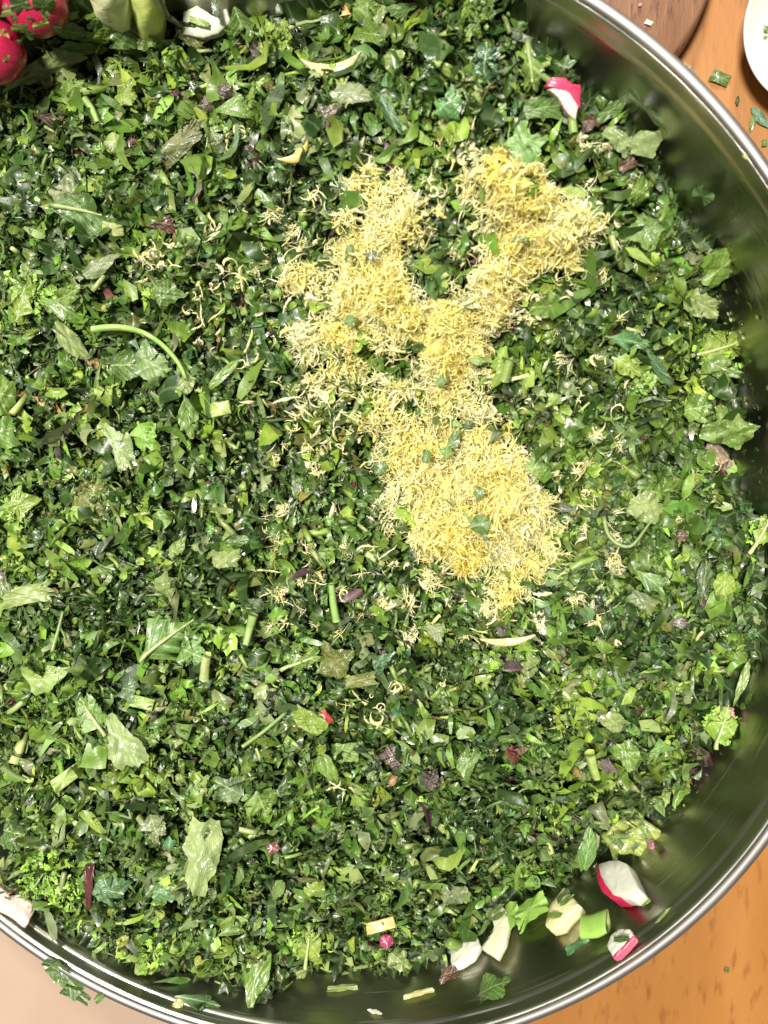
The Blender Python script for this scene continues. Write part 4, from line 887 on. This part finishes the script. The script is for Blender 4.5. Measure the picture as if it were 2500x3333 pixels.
e, M, s = thing2('onion_chunk', 690, 88, 0, .008, 'translucent white onion chunk at the top left of the heap', 'onion')
slab('layer', [(-66,-30),(-58,20),(-20,34),(20,10),(56,26),(66,-4),(30,-30),(-10,-40)], M, s, .006, (.72,.76,.62), M_flesh, e, bend=.35)
def pipe(name, px, py, rot, Lp, rp, lift, col, colin, label, cat, surf=top, flat=.5):
    e, M, s = thing2(name, px, py, rot, lift, label, cat, surf, flat); V = []; T = []; n = 22; xs = np.linspace(-.5, .5, 7)*Lp*s
    for lay, (r_, c_) in enumerate(((rp*s, col), (rp*s*.72, colin))):
        V = []; T = []
        for x in xs:
            for i in range(n): a_ = 2*math.pi*i/n; rr = r_*(1+.09*math.sin(3*a_)+.04*math.sin(x*900)); V.append((x+.22*rp*s*math.sin(a_), rr*math.cos(a_)+.12*x*x/(rp*s), rr*.62*math.sin(a_)))
        for k in range(6):
            for i in range(n): a0, a1 = k*n+i, k*n+(i+1) % n; T += [(a0, a0+n, a1+n), (a0, a1+n, a1)]
        if lay == 1:
            r0 = len(V)
            for xx, kk_ in ((xs[0], 0), (xs[-1], 6)):
                for i in range(n): a_ = 2*math.pi*i/n; rr = rp*s*.985*(1+.09*math.sin(3*a_)+.04*math.sin(xx*900)); V.append((xx+.22*rp*s*math.sin(a_), rr*math.cos(a_)+.12*xx*xx/(rp*s), rr*.62*math.sin(a_)))
                b_ = len(V)-n; T += [(kk_*n+i, b_+i, b_+(i+1) % n) for i in range(n)]+[(kk_*n+i, b_+(i+1) % n, kk_*n+(i+1) % n) for i in range(n)]
        V = np.array(V); obj(('outer_layer', 'inner_layer')[lay], mesh_np(name, V, np.array(T), np.tile(C[c_] if isinstance(c_, str) else np.array(c_), (len(V), 1)), V[:, :2]*80, mat=M_stem), e)
    return e
pipe('scallion_ring', 1960, 3040, -32, 84, 33, .0038, (.25,.46,.05), 'pale', 'bright green hollow scallion ring on the lower right wall', 'scallion')
H('strip', 1895, 3095, 75, 32, 8, (.05,.16,.06), 'shiny dark scallion green below the hollow ring', name='scallion_piece', cat='scallion', surf=top, lift=.003)
# celery sticks and radishes at the top left
def rod(name, pts, rad, lifts, col, label, cat, mat=M_stem, squash=1.0, n=16, ridges=0):
    P_ = [hit(x, y, top)+norm(CAM-hit(x, y, top))*l_ for (x, y), l_ in zip(pts, lifts)]; P_ = np.array(P_)
    t0 = np.linspace(0, 1, len(P_)); t1 = np.linspace(0, 1, 18); pth = np.stack([np.interp(t1, t0, P_[:,i]) for i in range(3)], 1)
    for _ in range(4): pth[1:-1] = (pth[:-2]+pth[1:-1]*2+pth[2:])/4
    V, T, U = tube(pth, rad, n); 
    V = V*1.0; a9 = np.tile(np.arange(n), 18)*2*math.pi/n
    if ridges: a_ = np.tile(np.arange(n), 18)*2*math.pi/n; V = V+0
    o = obj(name, mesh_np(name, V, T, np.tile(C[col] if isinstance(col, str) else np.array(col), (len(V), 1)), U, mat=mat)); tag(o, label, cat); return o
rod('celery_stick', [(470,-90),(484,30),(492,95),(500,190)], np.concatenate([np.full(13, .0050), np.linspace(.0049, .0034, 5)]), (.006,.008,.001,-.014), (.78,.84,.24), 'yellow-green celery stick standing at the top left', 'celery')
rod('celery_stick', [(320,-120),(352,-30),(375,30),(400,140)], np.concatenate([np.full(13, .0064), np.linspace(.0062, .0040, 5)]), (.003,.005,-.001,-.016), (.96,.95,.62), 'thick pale yellow celery heart at the top left edge', 'celery')
rod('brown_sprig', [(510,-20),(540,50),(590,85)], np.linspace(.0012, .0006, 18), (.014,.014,.010), (.09,.08,.03), 'thin brown leaf stalk crossing the celery stick', 'stalk')
RAD = []
def radish(px, py, rp, lift, rot, sq, label):
    M, s = frame(px, py, rot, lift, .3); nu, nv = 40, 24; V = []
    for j in range(nv+1):
        th = math.pi*j/nv
        for i in range(nu):
            a_ = 2*math.pi*i/nu; w = 1+.03*math.sin(2*a_+1)+.02*math.sin(5*a_+th*3); V.append((rp*s*w*math.sin(th)*math.cos(a_)*sq, rp*s*w*math.sin(th)*math.sin(a_), rp*s*.95*math.cos(th)))
    T = []
    for j in range(nv):
        for i in range(nu): a0, a1 = j*nu+i, j*nu+(i+1) % nu; T += [(a0, a0+nu, a1+nu), (a0, a1+nu, a1)]
    RAD.append((M[:3,3].copy(), rp*s*.97))
    V = np.array(V); return place('radish', mesh_np('radish', V, np.array(T), np.tile(C['red'], (len(V), 1)), V[:, :2]*50, mat=M_skin), M, label, 'radish')
radish(112, -18, 76, .004, 10, 1.0, 'crimson whole radish at the top left, right-hand one')
radish(-36, 128, 76, .005, 0, 1.0, 'crimson radish cut by the left edge, the lower one')
radish(0, -40, 80, .007, 0, 1.0, 'crimson radish in the very top left corner, behind two others')
def on_radish(x, y):
    d = norm(ray(x, y)); best = 1e9
    for c0, r0 in RAD:
        oc = CAM-c0; b_ = oc@d; disc = b_*b_-(oc@oc-r0*r0)
        if disc > 0: best = min(best, -b_-math.sqrt(disc))
    return best
for (x, y, l_, w_, r_, c_, lf) in [(60,12,50,34,20,'dark',.0158),(140,18,60,40,-20,'dark',.0163),(130,78,44,18,6,'stem',.0150),(75,90,70,26,-40,'olive',.0145),(5,110,30,34,0,'tan',.0165),(35,40,60,14,10,'pale',.0145),(165,10,30,20,50,'green',.0140)]:
    H('quad', x, y, l_, w_, r_, c_, {'dark': 'dark herb bit stuck on a radish at %s' % ('left' if x < 100 else 'right'), 'stem': 'green stem slice lying on the right-hand radish', 'olive': 'olive stem chunk between the two radishes', 'tan': 'tan square scrap on the lower radish', 'pale': 'thin pale sliver on the radish skin', 'green': 'green crumb on the right shoulder of the radish'}[c_], name='herb_bit', cat='herb bit', lift=.001)
    ob = S.collection.objects[-1]; tt_ = on_radish(x, y)
    if tt_ < 5: ob.location = Vector((CAM+norm(ray(x, y))*(tt_-.0009)).tolist())
for i, (px_, py_) in enumerate([(20,20),(95,60),(150,50),(185,95),(60,140),(20,190),(100,110),(48,60),(120,-5),(170,130),(85,25),(10,60)]):
    H(['quad', 'tri', 'blade'][i % 3], px_, py_, 22+i, 12+i % 5*3, i*50, ['dark', 'green', 'pale'][i % 3], f"{['dark green', 'mid green', 'pale'][i % 3]} {['square', 'pointed', 'narrow'][i % 3]} crumb on the {'right-hand' if px_ > 60 and py_ < 100 else 'left-hand'} red radish, {'upper' if py_ < 50 else 'lower'} side", name='herb_crumb', cat='herb bit', lift=.001, rings=3)['group'] = 'herb crumbs on the radishes'
    ob = S.collection.objects[-1]; tt_ = on_radish(px_, py_)
    if tt_ < 5: ob.location = Vector((CAM+norm(ray(px_, py_))*(tt_-.0006)).tolist())
for i, (px_, py_, c_, lf) in enumerate([(2010,2690,'green',.0062),(2050,2715,'dark',.0062),(2075,2680,'bright',.0062),(2030,2740,'green',.006),(2090,2735,'bright',.006),(1990,2712,'green',.006),(1880,2965,'green',.0062),(1865,2950,'dark',.0062),(1838,3015,'bright',.006),(1645,3015,'green',.0056),(1600,3052,'green',.0056),(2052,3078,'dark',.0044),(1640,2990,'green',.0056),(730,70,'dark',.0125),(660,110,'stem',.011)]):
    H(['blade', 'quad', 'strip'][i % 3], px_, py_, 52, 18, i*63, c_, 'herb shred lying on ' + ('the yellow-green cucumber slice' if i < 6 else 'the cream chunk' if i < 9 else 'the white onion pieces' if i in (9, 10, 12) else 'the small radish slice' if i == 11 else 'the onion chunk at the top left'), name='herb_shred', cat='herb bit', lift=lf, rings=3)['group'] = 'herb shreds on the vegetable pieces'
# stems with a shape of their own
def stem(pts, r0, r1, lift, col, label, name='herb_sprig'):
    return rod(name, pts, np.linspace(r0, r1, 18), [lift]*len(pts), col, label, 'stem')
stem([(302,1072),(360,1062),(430,1066),(500,1095),(550,1140),(590,1190),(605,1235)], .0011, .0006, .0065, (.26,.42,.08), 'long curved pale green stem arching over the left')
H('quad', 610, 1250, 55, 85, -10, 'pale', 'small diamond leaf on the end of the curved stem', lift=.005)
H('cil', 608, 1350, 150, 90, -80, (.17,.30,.07), 'toothed leaf hanging below the curved stem', lift=.005)
stem([(1965,1680),(1978,1755),(2050,1792),(2088,1740),(2120,1695)], .0007, .0004, .005, 'pale', 'thin bent stem making a V on the right')
stem([(0,2490),(50,2525),(88,2540)], .0012, .0006, .005, 'pale', 'pale stem entering from the left edge')
stem([(170,2120),(190,2050),(205,1990)], .0007, .0004, .004, 'pale', 'thin upright stem at the left under the pale strip')
stem([(825,2000),(812,2050),(800,2100)], .0016, .0011, .005, 'stem', 'stout upright light stem left of centre')
stem([(1078,1900),(1084,1960),(1095,2020)], .0010, .0013, .005, (.22,.40,.08), 'green Y-shaped stem below the zest')
stem([(665,2210),(668,2170),(675,2130)], .0016, .0013, .005, 'palestem', 'short pale stem piece right of the largest parsley leaf')
stem([(275,320),(300,355),(318,400)], .0012, .0009, .005, 'stem', 'forked stem at the upper left')
stem([(1640,1240),(1660,1170)], .0016, .0013, .005, 'lime', 'straight lime stem right of the zest neck')
stem([(1920,2450),(1932,2500),(1942,2530)], .0016, .0013, .005, (.40,.50,.12), 'yellowish stem near the lower right')
stem([(790,2430),(860,2380),(930,2320)], .0007, .0005, .004, (.17,.26,.06), 'thin diagonal stem at the lower centre left')
stem([(1860,375),(1868,440)], .0012, .0012, .005, 'lime', 'short lime stem below the pink radish')
stem([(1790,205),(1750,220),(1700,200),(1840,300)], .0008, .0008, .005, 'stem', 'arched stem above the pink radish')
# small herb flecks on the zest and on the wall
for i, (x, y, l_, w_, r_) in enumerate([(1168,815,60,26,80),(1235,875,50,24,-30),(1138,1085,36,34,20),(1545,1190,60,28,-10),(1437,1262,40,26,50),(1510,1385,60,26,30),(1490,1430,80,30,65),(1425,1505,40,46,80),(1390,1510,26,40,0),(1600,1430,60,22,40),(1590,1690,60,55,20),(1525,1675,60,14,-50),(1580,1720,70,16,-55),(1445,1635,44,8,-40),(1578,1808,60,7,-70),(1690,520,40,20,0),(1690,770,60,14,10),(1295,1695,46,34,0),(1248,1520,50,40,40),(1540,1510,40,24,60),(1580,1620,34,30,60)]):
    M, s = frame(x, y, r_, .0, .5); dd = float(zdens(M[0,3], M[1,3])); lf = .0020+.0105*min(1.3, max(0, dd-.1))
    H(['quad', 'tri', 'blade', 'serr'][i % 4], x, y, l_*1.1, w_*1.15, r_, ['green', 'dark', 'green', 'bright'][i % 4], f"{['angular','three-cornered','narrow','toothed'][i % 4]} {['mid green','dark green','green','bright green'][i % 4]} herb fleck {zwhere(x, y, True)}", name='herb_fleck', cat='herb fleck', lift=lf, rings=3)['group'] = 'herb flecks on the zest pile'
fl = [mesh_np('wall_fleck', V, T, np.tile(C[c_], (len(V), 1)), U, mat=M_leaf) for (V, T, U) in LIB['scrap'][:6]+LIB['sliver'][:3]+LIB['lobed'][:3] for c_ in ('dark', 'green', 'pale')]
cnt = 0
while cnt < 95:
    px, py = rng.uniform(0, 2500), rng.uniform(0, 3333); Q = hit(px, py, top); r_ = math.hypot(Q[0], Q[1]); dd = float(grid(D, Q[0], Q[1]))
    if dd > -.001 or r_ > .169 or dd < -.045 or rng.random() > math.exp(dd/.010)+.04: continue
    M, s = frame(px, py, rng.uniform(0, 360), .0004, 1.0, bw); M[:3,:3] *= rng.uniform(.0008, .0035)*(1 if dd > -.012 else .6)
    o = place('wall_fleck', fl[rng.integers(len(fl))], M, f"{'tiny' if M[0,0]**2+M[1,0]**2+M[2,0]**2 < .0018**2 else 'small'} herb fleck on the bare steel of the {'upper right' if py < 900 else 'right' if py < 2300 else 'lower right' if px > 1700 else 'bottom' if px > 900 else 'lower left'} wall", 'herb fleck', 'herb flecks stuck to the bowl wall'); cnt += 1
# herb smear over the lower left rim
def on_rim(px, py): return plane(px, py, .1155)
for i, (x, y, l_, w_, r_, c_) in enumerate([(185,3150,80,34,-30,'dark'),(215,3185,110,55,-45,'green'),(250,3235,80,34,-30,'dark'),(185,3180,16,30,0,'cream'),(325,3245,30,22,40,'green')]):
    Q = on_rim(x, y); s = np.linalg.norm(CAM-Q)/F; M = np.eye(4); a_ = math.radians(r_); M[:3,0] = CR@np.array([math.cos(a_), math.sin(a_), 0]); M[:3,1] = CR@np.array([-math.sin(a_), math.cos(a_), 0]); M[:3,2] = CR@np.array([0, 0, 1]); M[:3,3] = Q+M[:3,2]*.0006
    V, T, U = leafmesh('strip', l_*s, w_*s, bend=-.3)
    place('herb_fleck', mesh_np('herb_fleck', V, T, np.tile(C[c_], (len(V), 1)), U, mat=M_hero), M, ['dark wet leaf folded over the lower left rim', 'green wet leaf hanging outside the lower left rim', 'dark leaf shred below the rim at lower left', 'tiny cream bit on the leaf over the rim', 'small green bit on the rim at lower left'][i], 'herb fleck')

# ---------------------------------------------------------------- table and what stands on it
V = np.array([(-1.2,-1.2,0),(1.2,-1.2,0),(1.2,1.2,0),(-1.2,1.2,0)])
tb = obj('table_top', mesh_np('table_top', V, np.array([[0,1,2,3]]), smooth=False, mat=M_table)); tb['kind'] = 'structure'
def lathe_obj(name, prof_, n, loc, mat, label, cat, bump=0):
    V, T = lathe(np.array(prof_), n); o = obj(name, mesh_np(name, V, T, mat=mat)); o.location = loc; tag(o, label, cat); return o
c = plane(1801, -146, .016); e = plane(2208, 165, .016); rb_ = float(np.hypot(*(e-c)[:2]))
lathe_obj('round_board', [(0,0),(rb_-.003,0),(rb_,.003),(rb_,.013),(rb_-.002,.0158),(0,.016)], 128, (c[0], c[1], .0005), M_board, 'dark brown round wooden board behind the bowl at upper right', 'board')
c = plane(2720, 60, .016); e = plane(2429, 60, .016); rp_ = float(np.hypot(*(e-c)[:2]))
lathe_obj('plate', [(0,.004),(rp_*.6,.004),(rp_*.66,.0055),(rp_*.97,.0135),(rp_,.0155),(rp_+.0005,.0148),(rp_*.97,.0118),(rp_*.64,.002),(rp_*.55,0),(0,0)], 128, (c[0], c[1], .0005), M_plate, 'white plate with a few herb specks at the far upper right', 'plate')
def ontable(kind, px, py, l_, w_, r_, c_, z, label, name='herb_scrap'):
    Q = plane(px, py, z); s = np.linalg.norm(CAM-Q)/F; a_ = math.radians(r_); M = np.eye(4); M[:3,0] = (math.cos(a_), math.sin(a_), 0); M[:3,1] = (-math.sin(a_), math.cos(a_), 0); M[:3,3] = Q+np.array([0, 0, .0012])
    V, T, U = leafmesh(kind, l_*s, w_*s, bend=.3); place(name, mesh_np(name, V, T, np.tile(C[c_] if isinstance(c_, str) else np.array(c_), (len(V), 1)), U, mat=M_hero), M, label, 'herb scrap')
ontable('rect', 2341, 258, 50, 30, -25, 'green', 0, 'green rectangular herb scrap on the table between bowl and plate')
ontable('blade', 2398, 332, 10, 24, 0, 'dark', 0, 'tiny dark herb speck on the table')
ontable('blade', 2470, 385, 70, 24, -50, (.07,.16,.10), 0, 'blue-green leaf on the table at the right edge')
ontable('blade', 2450, 395, 60, 16, 78, 'bright', 0, 'thin bright leaf on the table at the right edge')
ontable('quad', 2485, 468, 14, 20, 10, 'bright', 0, 'small green speck on the table, lowest one')
ontable('quad', 2364, 3150, 14, 12, 0, 'green', 0, 'single green crumb on the table at lower right')
ontable('quad', 2110, 78, 22, 12, -20, 'white', .0165, 'small white crumb on the dark board by the rim')
ontable('quad', 2082, 20, 10, 10, 0, 'pink', .0165, 'tiny pale crumb on the dark board')
ontable('blade', 2473, 85, 14, 22, 60, 'dark', .006, 'dark herb speck on the white plate, upper')
ontable('blade', 2489, 102, 16, 24, -60, 'green', .006, 'dark herb speck on the white plate, lower')
ontable('blade', 2475, 128, 32, 12, 0, 'grey', .006, 'faint green smear on the white plate')
# beige cloth: a thick soft fold reaching up to the lower left rim
cn = 40; V = []; T = []
pc = [plane(-500, 2900, .075), plane(900, 3800, .075)]
for i in range(cn+1):
    for j in range(cn+1):
        u_, v_ = i/cn, j/cn; x = -.42+.50*u_; y = -.50+.44*v_
        r_ = math.hypot(x, y); z = .088-.02*v_*0-.05*u_**3+.004*math.sin(u_*5+v_*3)+.0025*math.sin(v_*7-u_*2)
        V.append((x, y, z, r_))
V = np.array(V)
# the cloth is pressed down and stops where the bowl stands
keep = V[:,3] > .186; idm = -np.ones(len(V), int)
z = V[:,2]; Vc = V[:, :3].copy()
push = V[:,3] < .186; sc_ = .186/np.maximum(V[:,3], 1e-6); Vc[push, 0] *= sc_[push]; Vc[push, 1] *= sc_[push]; Vc[push, 2] -= .03*(1-V[push,3]/.186)
for i in range(cn):
    for j in range(cn):
        q = [i*(cn+1)+j, (i+1)*(cn+1)+j, (i+1)*(cn+1)+j+1, i*(cn+1)+j+1]
        if keep[q].any(): T.append(q)
bot = Vc.copy(); bot[:,2] = .001
Tt = np.array(T); o = obj('cloth', mesh_np('cloth', Vc, Tt, mat=M_cloth)); tag(o, 'plain pinkish beige cloth lying against the lower left of the bowl', 'cloth')
